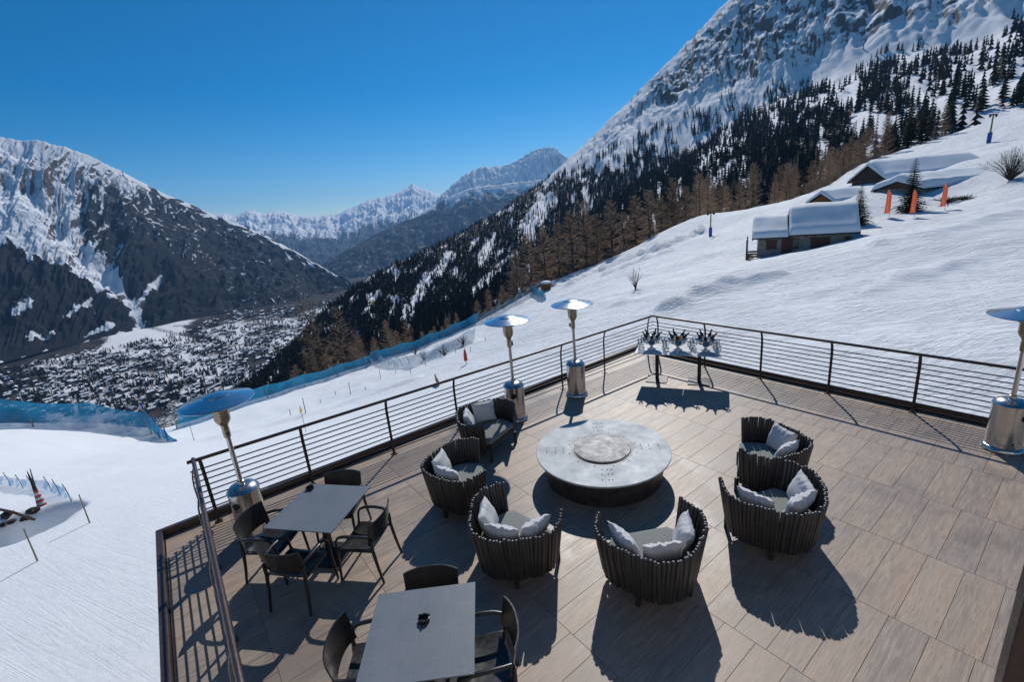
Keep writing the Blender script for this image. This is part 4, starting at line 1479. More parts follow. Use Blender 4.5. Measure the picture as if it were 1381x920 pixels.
# ------------------------------------------------------------------ things on the slope
def hit(px, py, dmin=8., dmax=240.):
    """where the sight line through a photo point meets the snow"""
    d = ray(px, py)
    d = d / math.hypot(d[0], d[1])
    s = np.arange(dmin, dmax, .25)
    Q = CAM + d[None] * s[:, None]
    below = Q[:, 2] < ground(Q[:, 0], Q[:, 1])
    az = math.degrees(math.atan2(d[1], d[0])) % 360
    Rr = float(np.interp(az, rim_az, rim_R))
    k = np.argmax(below) if below.any() else None
    if k is None or s[k] > Rr:
        Q = CAM + d * Rr
        return np.array([Q[0], Q[1], gz(Q[0], Q[1])])
    return np.array([Q[k, 0], Q[k, 1], gz(Q[k, 0], Q[k, 1])])


def px_h(base, px, top):
    D = math.hypot(base[0], base[1])
    return at(px, top, D)[2] - base[2]


def snow_cap(L, W, zf, th, seed, over=.0):
    nx, ny = 30, 26
    V = []
    xs_ = np.linspace(0, 1, nx + 1); ys_ = np.linspace(0, 1, ny + 1)
    # cluster samples to the rims
    f = lambda t: .5 - .5 * np.cos(np.pi * (.5 - .5 * np.cos(np.pi * t)))
    xs_, ys_ = f(xs_), f(ys_)
    X, Y = np.meshgrid(xs_ * L, ys_ * W)
    ex = np.abs(2 * X / L - 1); ey = np.abs(2 * Y / W - 1)
    fall = np.clip(1 - ex ** 40, 0, 1) ** .5 * np.clip(1 - ey ** 26, 0, 1) ** .5
    top = zf(Y) + .03 + th * fall * (1 + .28 * fbm(X / 2.6, Y / 2.2, 3, seed)) - .10 * np.exp(-((ey - .72) / .05) ** 2)
    bulge = .22 * np.clip(fall, 0, 1)
    bot = zf(Y) + .0
    T = np.stack([X, Y, top], -1).reshape(-1, 3); Bm = np.stack([X, Y, bot], -1).reshape(-1, 3)
    F1 = grid_faces(nx + 1, ny + 1); n = len(T)
    return np_mesh('roof_snow', np.r_[T, Bm], np.r_[F1, F1[:, ::-1] + n], MAT['roofsnow'])


def chalet(label, P0, rz, secs, W, wall_h, openings=(), th=.6, balcony=False, wallmat='stone', gablemat='oldwood', over=.55):
    """P0: front left eave corner; x along the front, y away, z=0 at the eave"""
    t = thing('chalet', label, 'chalet', P0, rz, 'snow covered chalets on the slope')
    for k, (x0, x1, dz, rh) in enumerate(secs):
        L = x1 - x0
        zf = lambda y, rh=rh, dz=dz: dz + rh * (1 - np.abs(2 * np.asarray(y) / W - 1))
        # walls
        a0, a1 = x0 + (over if k == 0 else .05), x1 - (over if k == len(secs) - 1 else .05)
        b0, b1 = over, W - over
        zt = float(zf(b0)) - .06
        mb = MB()
        H = wall_h
        mb.box(((a0 + a1) / 2, (b0 + b1) / 2, (zt - H) / 2), (a1 - a0, b1 - b0, zt + H))
        w = part('wall', mb, MAT[wallmat], t)
        # gables
        for xx, s in ((a0, -1), (a1, 1)):
            mb = MB()
            th_ = .06
            v = []
            for q in (0, s * th_):
                v += [(xx + q, b0, zt + .001), (xx + q, b1, zt + .001), (xx + q, W / 2, float(zf(W / 2)) - .07)]
            mb.add(v, [(0, 1, 2), (5, 4, 3), (0, 3, 4, 1), (1, 4, 5, 2), (2, 5, 3, 0)])
            part('gable', mb, MAT[gablemat], t)
        # roof deck: two slabs
        mb = MB()
        for sgn in (0, 1):
            y0, y1 = (0, W / 2) if not sgn else (W, W / 2)
            v = []
            for zz in (-.10, 0):
                v += [(x0, y0, float(zf(y0)) + zz), (x1, y0, float(zf(y0)) + zz), (x1, y1, float(zf(y1)) + zz), (x0, y1, float(zf(y1)) + zz)]
            mb.add(v, [(3, 2, 1, 0), (4, 5, 6, 7), (0, 1, 5, 4), (1, 2, 6, 5), (2, 3, 7, 6), (3, 0, 4, 7)])
        rf = part('roof', mb, MAT['darkwood'], t)
        o = put('roof_snow', snow_cap(L - .06, W - .06, lambda y, zf=zf: zf(np.asarray(y) + .03), th, k + 3), rf, (x0 + .03, .03, 0))
        mb = MB()
        n = int(L / .7)
        for i in range(n + 1):
            xx = x0 + .08 + (L - .16) * i / n
            m = Matrix.Translation((xx, over / 2, float(zf(over / 2)) - .16)) @ Matrix.Rotation(math.atan2(2 * rh, W), 4, 'X')
            mb.box(None, (.09, over + .1, .11), m=m)
        part('rafters', mb, MAT['darkwood'], t)
    for (nm, x, z, w_, h_, mt) in openings:
        o = part(nm, MB().box((x, over - .02, z), (w_, .08, h_)), MAT[mt], t)
        part('lintel', MB().box((x, over - .045, z + h_ / 2 + .04), (w_ + .16, .09, .08)), MAT['oldwood'], o)
        part('sill', MB().box((x, over - .045, z - h_ / 2 - .04), (w_ + .16, .09, .08)), MAT['oldwood'], o)
    if balcony:
        b = part('balcony', MB().box((.10, W * .32, -wall_h + 1.05), (1.3, W * .62, .10)), MAT['oldwood'], t)
        for z in (-wall_h + 1.35, -wall_h + 1.62, -wall_h + 1.89):
            part('board', MB().box((-.52, W * .32, z), (.05, W * .62, .2)).box((.02, .12, z), (1.1, .05, .2)), MAT['oldwood'], b)
        for y in (.15, W * .6):
            part('balcony_post', MB().box((-.48, y, -wall_h / 2 - .2), (.13, .13, wall_h + .2)), MAT['oldwood'], b)
    return t


PL = at(1017, 321.5, 58); PRr = on(1160, 319.0, PL[2])
PL = at(1014, 323.5, 58); rz = R(25); HL = math.hypot(PRr[0] - PL[0], PRr[1] - PL[1])
PL[2] += .1; cut = HL * .36
chalet('stone chalet with thick snow on its stepped roof and a wooden balcony', PL, rz,
       [(0, cut, 0, 1.75), (cut, HL, .15, 2.5)], 6.6, 3.3,
       [('shutter', cut * .55, -.75, 1.0, .85, 'redwood'), ('door', cut * .97, -.95, 1.0, 1.55, 'redwood'), ('window', cut * 1.2, -.75, .55, .9, 'pane'),
        ('shutter', HL * .66, -.75, 1.7, .95, 'redwood'), ('shutter', HL * .90, -.65, .5, .7, 'redwood')], .5, True)
P0 = at(1246, 254, 84); P1 = at(1338, 247, 92)
rzC = math.atan2(P1[1] - P0[1], P1[0] - P0[0])
chalet('long low chalet under a thick snow roof behind the right banner', P0, rzC, [(0, 14.5, 0, 1.1)], 8., 2.4,
       [('door', 3.2, -.9, 1.1, 1.5, 'darkwood'), ('window', 7.5, -.7, .9, .8, 'pane')], .95, False)
P0 = at(1196, 243, 96)
chalet('dark gabled chalet under deep snow behind the dark spruce', P0, rzC + R(-8), [(0, 16.5, 0, 2.5)], 9., 2.6, [('window', 5., -.7, .8, .8, 'pane')], .75, False, 'oldwood', 'darkwood')
P0 = at(1128, 277, 86)
chalet('small rusty brown chalet half hidden behind the olive pine', P0, rzC + R(4), [(0, 6.5, .2, 1.6)], 6., 2.2, [('window', 2.0, -.7, .7, .7, 'pane')], .55, False, 'oldwood', 'crate')


# ---- trees one can tell apart
def larch_meshes(seed, H=12., pale=False, dens=1.0):
    r = random.Random(seed)
    tr = MB()
    pts = [(r.uniform(-.05, .05) * k, r.uniform(-.05, .05) * k, H * k / 8) for k in range(9)]
    tr.tube(pts, [.17 * (1 - k / 8.6) + .012 for k in range(9)], 7)
    cr = MB()
    nb = int(130 * dens)
    for i in range(nb):
        f = (.10 + .88 * (i + r.random()) / nb)
        z = H * f
        ln = H * .235 * (1 - f) ** .75 * r.uniform(.6, 1.15) + .25
        a = r.random() * 6.283
        ca, sa = math.cos(a), math.sin(a)
        up = r.uniform(-.10, .25) + .45 * f
        P = [Vector((ca * ln * q, sa * ln * q, z + ln * (up * q + .16 * q * q))) for q in (0, .5, 1)]
        cr.tube(P, [.028 * (1 - f * .6), .018, .006], 3, False)
        nt = int(24 * dens) + 3
        for k in range(nt):
            q = r.uniform(.12, 1)
            b = P[0].lerp(P[1], q * 2) if q < .5 else P[1].lerp(P[2], q * 2 - 1)
            w = a + r.choice((-1, 1)) * r.uniform(.3, 1.4)
            l2 = ln * .42 * (1.15 - q) * r.uniform(.5, 1.2) + .18
            tip = b + Vector((math.cos(w) * l2, math.sin(w) * l2, r.uniform(-.35, .25) * l2))
            wd = .014 + .020 * r.random()
            sd_ = Vector((-math.sin(w), math.cos(w), r.uniform(-.8, .8))).normalized() * wd
            cr.add([b - sd_, b + sd_, tip], [(0, 1, 2)])
    return tr.data('trunk', MAT['bark'], True), cr.data('crown', MAT['larch_pale' if pale else 'larch'])


def spruce_meshes(seed, H=9., mat='spruce', wide=.27):
    r = random.Random(seed)
    tr = MB().tube([(0, 0, -.4), (0, 0, H * .5), (0, 0, H * .97)], [.19, .10, .02], 7)
    cr = MB()
    z = H * .05
    while z < H * .985:
        f = z / H
        k = int(12 - 6 * f)
        ln0 = H * wide * (1 - f) ** .85 + .12
        a0 = r.random() * 6.28
        for i in range(k):
            a = a0 + 6.283 * i / k + r.uniform(-.25, .25)
            ln = ln0 * r.uniform(.65, 1.15)
            ca, sa = math.cos(a), math.sin(a)
            seg = 5
            ctr = [Vector((ca * ln * q, sa * ln * q, z + ln * (.10 * q - .42 * q * q + .12 * q ** 3) + .02)) for q in [s / seg for s in range(seg + 1)]]
            side = Vector((-sa, ca, 0))
            for s in range(seg):
                for g in range(6):
                    b = ctr[s].lerp(ctr[s + 1], r.random())
                    sg = 1 if g % 2 else -1
                    l2 = ln * .24 * (1.1 - s / seg) * r.uniform(.6, 1.3) + .07
                    tip = b + side * sg * l2 + Vector((ca, sa, 0)) * l2 * r.uniform(.3, .9) + Vector((0, 0, -l2 * r.uniform(.1, .7)))
                    wv = (Vector((ca, sa, 0)) * .5 + Vector((0, 0, r.uniform(-.5, .5)))) * l2 * .62
                    cr.add([b - wv * .5, b + wv * .5, tip], [(0, 1, 2)])
        z += H * .034 * (1.25 - .5 * f)
    return tr.data('trunk', MAT['bark'], True), cr.data('crown', MAT[mat])


LAR = [larch_meshes(s) for s in (1, 2, 3, 4)]
LARP = [larch_meshes(s, 12, True, .8) for s in (11, 12)]
SPR = [spruce_meshes(s) for s in (1, 2, 3)]
rt = random.Random(77)


def tree(name, meshes, base, h, H0, label, group=None, wide=1., lean=0.):
    t = thing(name, label, 'tree', (base[0], base[1], base[2] - .15), rt.random() * 6.28, group)
    s = h / H0
    t.scale = (s * wide, s * wide, s)
    if lean:
        t.rotation_euler = (lean, 0, t.rotation_euler[2])
    put('trunk', meshes[0], t); put('crown', meshes[1], t)
    return t


def beyond(px, py, extra):
    d = ray(px, py)
    az = math.degrees(math.atan2(d[1], d[0])) % 360
    return at(px, py, float(np.interp(az, rim_az, rim_R)) + extra)


ROWL = [(700, 412, 335), (718, 404, 312), (738, 394, 303), (756, 384, 298), (774, 376, 282), (792, 366, 268), (806, 362, 286), (826, 352, 268), (842, 346, 284), (858, 340, 262), (876, 332, 254), (892, 324, 262), (908, 316, 238), (924, 309, 250)]
for px, b, tp in ROWL:
    P_ = beyond(px, b, rt.uniform(3, 14))
    tree('larch_tree', LAR[rt.randrange(4)], P_, px_h(P_, px, tp), 12., 'bare brown larch in the row lining the valley side of the ski slope', 'bare larches lining the slope', rt.uniform(1.15, 1.45))
for k in range(34):
    px = rt.uniform(935, 1165)
    rimy = float(np.interp(px, rim_px, rim_py))
    P_ = beyond(px, rimy + rt.uniform(2, 8), rt.uniform(14, 55))
    h = rt.uniform(9, 14)
    tree('larch_tree', LAR[rt.randrange(4)], P_, h, 12., 'bare brown larch standing behind the stone chalet, below the forest', 'bare larches behind the chalet', rt.uniform(1.0, 1.3))
for px, b, tp, lab in [(1222, 214, 134, 'tall dark spruce on the skyline of the slope, left one'), (1240, 208, 142, 'tall dark spruce on the skyline of the slope, right one'), (1204, 220, 164, 'shorter dark spruce beside the two tall skyline spruces')]:
    P_ = beyond(px, b, 6)
    tree('spruce_tree', SPR[rt.randrange(3)], P_, px_h(P_, px, tp), 9., lab, None, .75)
for px, b, tp, lab in [(1268, 195, 140, 'thin bare larch on the skyline right of the tall spruces'), (1190, 226, 150, 'thin bare larch on the skyline left of the tall spruces'), (1176, 232, 178, 'small bare larch on the skyline above the chalets'), (1252, 216, 176, 'small bare tree on the snow just below the tall spruces')]:
    P_ = beyond(px, b, 3)
    tree('larch_tree', LAR[rt.randrange(4)], P_, px_h(P_, px, tp), 12., lab, None, .9)
P_ = hit(1157, 303); tree('pine_tree', spruce_meshes(21, 9., 'spruce_olive', .34), P_, px_h(P_, 1157, 247), 9., 'olive green young pine beside the stone chalet')
P_ = hit(1226, 285); tree('spruce_tree', spruce_meshes(22, 9., 'spruce', .31), P_, px_h(P_, 1226, 211), 9., 'dark green spruce behind the orange banners')
for px, b, tp, D, ln, lab, mm in [(470, 528, 408, 80, 0.05, 'pale bare larch left of the piste beyond the blue net', LARP[0]), (452, 535, 392, 82, -.10, 'leaning pale bare larch beyond the blue net, tallest of its clump', LARP[1]),
                                 (492, 518, 440, 84, 0, 'smaller pale larch at the right of the clump beyond the blue net', LARP[0])]:
    P_ = at(px, b, D); tree('larch_tree', mm, P_, px_h(P_, px, tp), 12., lab, None, 1.1, ln)
P_ = at(447, 520, 79)
t = thing('dead_trunk', 'bare leaning trunk without branches left of the pale larches', 'tree trunk', P_, 1.2)
part('trunk', MB().tube([(0, 0, -1), (-.5, .5, 5), (-1.2, 1.4, 11.5)], [.16, .11, .03], 7), MAT['bark'], t, True)


def shrub_mesh(seed, H, Wd, n, mat, wd=.010):
    r = random.Random(seed)
    mb = MB()
    for i in range(n):
        a = r.random() * 6.28; s = r.random() ** .6
        tip = Vector((math.cos(a) * Wd * s, math.sin(a) * Wd * s, H * r.uniform(.6, 1.0) * (1 - .45 * s * s)))
        mid = tip * .5 + Vector((r.uniform(-.1, .1), r.uniform(-.1, .1), H * .08))
        mb.tube([(r.uniform(-.08, .08), r.uniform(-.08, .08), 0), mid, tip], [wd * 1.8, wd * 1.2, wd * .4], 3, False)
        for k in range(8):
            b = mid.lerp(tip, r.random()); l = H * r.uniform(.08, .22)
            d = Vector((r.uniform(-1, 1), r.uniform(-1, 1), r.uniform(.1, 1))).normalized() * l
            sd_ = d.cross(Vector((0, 0, 1))).normalized() * wd * .8
            mb.add([b - sd_, b + sd_, b + d], [(0, 1, 2)])
    return mb.data('shrub', MAT[mat])


def shrub(px, b, H, Wd, n, label, mat='scrub', wd=.012, seed=1, name='bare_shrub', group=None, P=None):
    P_ = hit(px, b) if P is None else P
    o = put(name, shrub_mesh(seed, H, Wd, n, mat, wd), None, (P_[0], P_[1], P_[2] - .05))
    return tag(o, label, 'shrub', group)


shrub(1362, 243, 4.2, 3.0, 150, 'large bare grey bush on the slope at the right edge', wd=.012, seed=5)
shrub(857, 391, 2.6, .8, 22, 'small bare sapling alone in the middle of the piste', wd=.012, seed=6)
shrub(1277, 273, .8, 1.9, 60, 'low dark brush in the snow right of the banners, left patch', 'darkwood', .03, 7, 'low_brush')
shrub(1300, 270, .7, 1.2, 40, 'low dark brush in the snow right of the banners, right patch', 'darkwood', .03, 8, 'low_brush')
for k in range(16):
    px = 1088 + k * 6.2
    rimy = float(np.interp(px, rim_px, rim_py))
    P_ = beyond(px, rimy + 2, rt.uniform(1, 6))
    shrub(px, 0, rt.uniform(2.5, 4.5), rt.uniform(1.5, 2.4), 34, 'yellow brown scrub along the skyline above the chalets', 'larch_pale', .018, 30 + k, 'scrub_bush', 'scrub bushes on the skyline', P_)
for k, (px, py) in enumerate([(600, 480), (572, 486), (560, 478), (625, 466)]):
    shrub(px, py, 1.6, .8, 24, ['twiggy bush in the snow beside the mound', 'twiggy bush left of the mound by the net', 'leftmost twiggy bush below the grey net', 'twiggy bush right of the mound by the net'][k], 'scrub', .014, 50 + k)
for k in range(22):
    px = rt.uniform(505, 700)
    rimy = float(np.interp(px, rim_px, rim_py))
    P_ = beyond(px, rimy + rt.uniform(4, 16), rt.uniform(5, 18))
    tree('larch_tree', LAR[rt.randrange(4)], P_, rt.uniform(4, 8.5), 12., 'small bare brown larch poking up just beyond the netted piste edge', 'small larches beyond the net', rt.uniform(1., 1.4))
for k in range(12):
    px = rt.uniform(395, 500)
    rimy = float(np.interp(px, rim_px, rim_py))
    P_ = beyond(px, rimy + rt.uniform(6, 16), rt.uniform(5, 16))
    tree('larch_tree', LARP[rt.randrange(2)], P_, rt.uniform(4, 7), 12., 'small pale larch at the foot of the clump beyond the blue net', 'small pale larches', 1.3)

# hillside trees large enough to tell apart
BIG = [np_mesh('hillside_tree', V_ * np.array([1.15, 1.15, 1]), F_, MAT['spruce'], False) for V_, F_ in [conifer_template(9, 10, .17, 90 + s) for s in range(3)]]
BIGB = [np_mesh('hillside_tree', V_, F_, MAT['larch'], False) for V_, F_ in [conifer_template(10, 8, .14, 95 + s, .1, 1.5) for s in range(2)]]
for q in big:
    isb = TT[q, 0] > TT[q, 2] * 1.3
    o = put('hillside_tree', rt.choice(BIGB if isb else BIG), None, TP[q], (0, 0, rt.random() * 6.28), (TH[q] * WID[q], TH[q] * WID[q], TH[q]))
    tag(o, 'brown larch among the nearer trees of the forested mountainside' if isb else 'dark spruce among the nearer trees of the forested mountainside', 'tree', 'nearer larches of the forest' if isb else 'nearer spruces of the forest')


# ---- village in the valley
def house_mesh(L, W, H, seed):
    r = random.Random(seed)
    wm = MB(); wm.box((0, 0, H / 2), (L, W, H))
    rm = MB()
    o = 1.0; rh = W * .28
    x0, x1 = -L / 2 - o, L / 2 + o; y0, y1 = -W / 2 - o, W / 2 + o
    v = []
    for z in (0, .9):
        v += [(x0, y0, H - .4 + z), (x1, y0, H - .4 + z), (x1, 0, H + rh + z), (x0, 0, H + rh + z), (x0, y1, H - .4 + z), (x1, y1, H - .4 + z)]
    rm.add(v, [(6, 7, 8, 9), (9, 8, 11, 10), (0, 3, 2, 1), (3, 4, 5, 2), (0, 1, 7, 6), (5, 4, 10, 11), (1, 2, 8, 7), (2, 5, 11, 8), (3, 0, 6, 9), (4, 3, 9, 10)])
    return wm, rm


MAT['housewall'] = plain('ochre_render', (.22, .17, .13), .85, 0, .3, .05)
MAT['housewood'] = plain('village_timber', (.09, .055, .035), .85, 0, .3, .05)
n = 5200
px = RNG.uniform(-40, 458, n); py = RNG.uniform(404, 560, n)
k = inpoly(px, py, VILL) & (fbm(px / 26, py / 11, 3, 160) > -.08) & (polyline_dist(px, py, [(150, 462), (200, 446), (245, 455)]) > 10)
Q = on_valley(px[k], py[k])
# thin out by spacing
kept = []
cell = {}
for q in range(len(Q)):
    c = (int(Q[q, 0] // 30), int(Q[q, 1] // 30))
    if any(math.hypot(Q[q, 0] - a_, Q[q, 1] - b_) < 27 for i_ in (-1, 0, 1) for j_ in (-1, 0, 1) for a_, b_ in cell.get((c[0] + i_, c[1] + j_), [])):
        continue
    cell.setdefault(c, []).append((Q[q, 0], Q[q, 1])); kept.append(q)
Q = Q[kept]
qd = np.hypot(Q[:, 0], Q[:, 1])
qpx, qpy = proj(Q)
vis = qpy < np.interp(qpx, rim_px, rim_py) - 6
order = np.argsort(qd + 1e6 * (~vis))
HM = []
for s, (L, W, H) in enumerate([(13, 10, 7), (18, 11, 8), (11, 9, 6), (22, 12, 9)]):
    wm, rm = house_mesh(L, W, H, s)
    HM.append((wm, rm, wm.data('walls', MAT['housewall' if s % 2 else 'housewood']), rm.data('snowy_roof', MAT['roofsnow'])))
axis = math.atan2(.35, 1)
for q in order[:300]:
    h = HM[rt.randrange(4)]
    t = thing('village_house', 'small house with snow covered roof among the nearest of the valley village', 'house', (Q[q, 0], Q[q, 1], Q[q, 2] - .5), axis + rt.choice((0, math.pi / 2)) + rt.uniform(-.35, .35), 'nearest houses of the valley village')
    put('walls', h[2], t); put('snowy_roof', h[3], t)
for name, idx, mt in (('far_village_walls', 0, 'housewall'), ('far_village_roofs', 1, 'roofsnow')):
    pass
Vw, Fw, Vr, Fr = [], [], [], []
ow = orr = 0
rs = np.random.default_rng(9)
for q in order[300:]:
    h = HM[rs.integers(0, 4)]
    a = axis + rs.integers(0, 2) * math.pi / 2 + rs.uniform(-.35, .35)
    ca, sa = math.cos(a), math.sin(a)
    Rm = np.array([[ca, -sa, 0], [sa, ca, 0], [0, 0, 1]])
    v = np.array(h[0].v) @ Rm.T + Q[q]; Vw.append(v); Fw.append(np.array(h[0].f) + ow); ow += len(v)
    v = np.array(h[1].v) @ Rm.T + Q[q]; Vr.append(v); Fr.append(np.array(h[1].f) + orr); orr += len(v)
print('houses', len(order))
Vall = np.r_[np.concatenate(Vw), np.concatenate(Vr)]
me = np_mesh('far_village', Vall, np.r_[np.concatenate(Fw), np.concatenate(Fr) + ow], MAT['housewall'], False)
me.materials.append(MAT['roofsnow'])
mi = np.zeros(len(me.polygons), np.int32); mi[len(np.concatenate(Fw)):] = 1
me.polygons.foreach_set('material_index', mi)
o = put('far_village', me, kind='stuff')
tag(o, 'farther snow roofed houses of the village spread over the valley floor', 'village')


# ---- safety nets, poles and small things on the snow
def net(label, pts, h, mat, pole_every=6., lean=.25, prad=.05, polemat='pole', arc=False, sag=.12, seed=0, hfun=None):
    r = random.Random(seed)
    P = [Vector(p) for p in pts]
    # resample
    S = [0]
    for a, b in zip(P[:-1], P[1:]):
        S.append(S[-1] + (b - a).length)
    n = max(8, int(S[-1] / .5))
    Q = []
    for i in range(n + 1):
        s = S[-1] * i / n
        j = max(k for k in range(len(S)) if S[k] <= s + 1e-6); j = min(j, len(P) - 2)
        f = (s - S[j]) / max(1e-6, S[j + 1] - S[j])
        q = P[j].lerp(P[j + 1], f)
        q.z = P[j].z * (1 - f) + P[j + 1].z * f if arc else gz(q.x, q.y)
        Q.append(q)
    o0 = Q[0].copy()
    t = thing('safety_net', label, 'net', o0, 0, 'safety nets along the piste')
    V = []; F = []; m = 6
    for i, q in enumerate(Q):
        a = Q[max(0, i - 1)]; b = Q[min(n, i + 1)]
        tg = (b - a); tg.z = 0; tg.normalize()
        nr = Vector((-tg.y, tg.x, 0))
        ph = (S[-1] * i / n) / pole_every
        hh = h * (1 - sag * abs(math.sin(math.pi * ph))) * (hfun(i / n) if hfun else 1)
        for k in range(m + 1):
            f = k / m
            w = .18 * math.sin(ph * 6.28 * 1.7 + 3 * f + seed) * math.sin(math.pi * f)
            V.append(q - o0 + nr * (w - lean * f * f * h) + Vector((0, 0, -.05 + hh * f)))
    for i in range(n):
        for k in range(m):
            a = i * (m + 1) + k
            F.append((a, a + m + 1, a + m + 2, a + 1))
    part('netting', MB().add(V, F), MAT[mat], t, True)
    cnt = int(S[-1] / pole_every)
    for c in range(cnt + 1):
        i = min(n, int(c * n / max(1, cnt)))
        q = Q[i] - o0
        a = Q[max(0, i - 1)]; b = Q[min(n, i + 1)]
        tg = (b - a); tg.z = 0; tg.normalize()
        nr = Vector((-tg.y, tg.x, 0))
        hh = h * 1.12 * (hfun(i / n) if hfun else 1)
        part('pole', MB().tube([q + Vector((0, 0, -.3)), q + Vector((0, 0, hh * .5)) - nr * lean * .15, q + Vector((0, 0, hh)) - nr * lean * h], prad, 6), MAT[polemat], t, True)
    return t


def hits(lst):
    return [hit(*p) for p in lst]


def rims(lst, extra=-.6):
    return [beyond(p[0], float(np.interp(p[0], rim_px, rim_py)), extra) for p in lst]


net('tall blue safety net at the far left edge of the piste', rims([(-160,), (-60,), (40,), (130,), (205,)]), 2.5, 'net', 5.5, .15, seed=1)
net('blue net flap turning down at the right end of the tall left net', [rims([(205,)])[0], hit(238, 596)], 2.5, 'net', 3., 0, polemat='blue', seed=2, hfun=lambda f: 1 - .95 * f)
net('long blue safety net along the valley edge of the piste', rims([(240,), (300,), (360,), (420,), (470,), (500,)], .4), 1.9, 'net', 6., .3, seed=3)
net('blue safety net strip beyond the snow hollow left of the second heater', rims([(500,), (540,), (580,), (620,), (645,)], 1.4), 2.3, 'net', 6., .4, seed=4)
net('greyish snow dusted net on the bank below the crate', rims([(645,), (670,), (700,), (725,)], -1), 2.6, 'net_grey', 4., .9, seed=5)
net('bright blue net folded in front of the orange crate', [hit(718, 392), hit(728, 402), hit(736, 405)], 1.9, 'net', 3., .2, seed=6)
net('pale net across the snow hollow left of the second heater', hits([(512, 488), (560, 494), (600, 478), (640, 458)]), 1.5, 'net_grey', 4., .3, prad=.02, polemat='bamboo', seed=7)
net('short pale blue net at the lower left, beside the dark pennant', hits([(-50, 648), (14, 655), (42, 661), (74, 664), (98, 679)]), .62, 'net_pale', 1.6, .1, prad=.014, polemat='bamboo', seed=8)


def stake(px, b, h, label, mat='bamboo', rad=.02, grp=None, lean=(.03, .02)):
    P_ = hit(px, b)
    o = put('marker_stake', MB().tube([(0, 0, -.2), (lean[0] * h, lean[1] * h, h)], [rad, rad * .7], 6).lathe([(0, h - .002), (rad * .9, h - .002), (rad * .9, h + .012), (0, h + .016)], 6, (lean[0] * h, lean[1] * h, 0)).data('marker_stake', MAT[mat]), None, P_)
    return tag(o, label, 'stake', grp)


stake(121, 706, .95, 'thin stake in the snow right of the pale blue net')
stake(51, 758, .95, 'thin stake in the snow below the pit at lower left')
stake(262, 595, 1.3, 'thin stake on the piste left of the first heater pole')
for k in range(14):
    f = k / 13
    px = 392 + (655 - 392) * f; py = 560 + (462 - 560) * f + 5 * math.sin(k * 1.7)
    stake(px, py, rt.choice((.35, .5, 1.2)), 'short dark stake in the rope line across the snow beyond the railing', 'darkwood', .03, 'rope line stakes')

P_ = hit(413, 584)
t = thing('warning_sign', 'small yellow triangle warning sign on a thin pole beyond the railing', 'sign', P_, R(60))
part('pole', MB().tube([(0, 0, -.3), (0, 0, 1.35)], .016, 6), MAT['pole'], t)
part('plate', MB().add([(-.012, -.21, 1.22), (-.012, .21, 1.22), (-.012, 0, 1.58), (.012, -.21, 1.22), (.012, .21, 1.22), (.012, 0, 1.58)], [(0, 1, 2), (5, 4, 3), (0, 3, 4, 1), (1, 4, 5, 2), (2, 5, 3, 0)]), MAT['yellow'], t)
P_ = hit(590, 520)
t = thing('wooden_board', 'brown wooden board standing in the snow beyond the railing', 'board', P_, R(70))
part('panel', MB().bbox((0, 0, .35), (.05, 1.3, .5), .01), MAT['board'], t)
for s in (-.5, .5):
    part('leg', MB().box((.04, s, .15), (.05, .06, .7)), MAT['oldwood'], t)
P_ = hit(629, 492)
t = thing('red_marker', 'red plastic marker standing on the snow mound', 'marker', P_, R(50))
part('post', MB().tube([(0, 0, -.2), (0, 0, 1.35)], .025, 6), MAT['red'], t)
part('pad', MB().lathe([(0, .3), (.13, .3), (.15, .4), (.13, .8), (.07, 1.2), (0, 1.22)], 12), MAT['red'], t, 40)
P_ = hit(737, 391)
t = thing('timber_crate', 'orange brown timber box capped with snow at the piste edge', 'crate', P_, R(40))
for k in range(5):
    part('plank', MB().bbox((0, 0, .15 + .3 * k), (2.1, 1.8, .27), .02), MAT['crate'], t)
part('snow_cap', MB().lathe([(0, 1.95), (.6, 1.9), (1.05, 1.75), (1.15, 1.55), (1.1, 1.48), (0, 1.48)], 18), MAT['roofsnow'], t, True)

P_ = hit(57, 683)
t = thing('striped_pennant', 'dark furled pennant with red and white striped foot at lower left', 'pennant', P_, R(60))
ph = px_h(P_, 60, 627)
part('pole', MB().tube([(0, 0, -.3), (.0, .05, ph * .6), (.0, .12, ph)], [.03, .022, .012], 7), MAT['darkwood'], t)
for k in range(7):
    f0, f1 = k / 14 * .9, (k + 1) / 14 * .9
    w0, w1 = .13 * (1 - f0) ** 1.3, .13 * (1 - f1) ** 1.3
    part('stripe', MB().lathe([(w0, ph * f0), (w1, ph * f1)], 12), MAT['red' if k % 2 == 0 else 'white_top'], t, True)
part('cloth', MB().lathe([(.13 * (1 - .45) ** 1.3, ph * .45), (.045, ph * .6), (.03, ph * .8), (.008, ph * .99)], 12), MAT['darkwood'], t, True)
q0 = on(-12, 685, -4.0); q1 = on(46, 701, -4.05)
tag(put('wooden_beam', MB().tube([Vector(q0) - Vector(q0), (Vector(q1) - Vector(q0)) * .5 + Vector((0, 0, .06)), Vector(q1) - Vector(q0)], .045, 7).data('wooden_beam', MAT['oldwood'], True), None, q0), 'curved brown timber lying in the snow pit at lower left', 'timber')

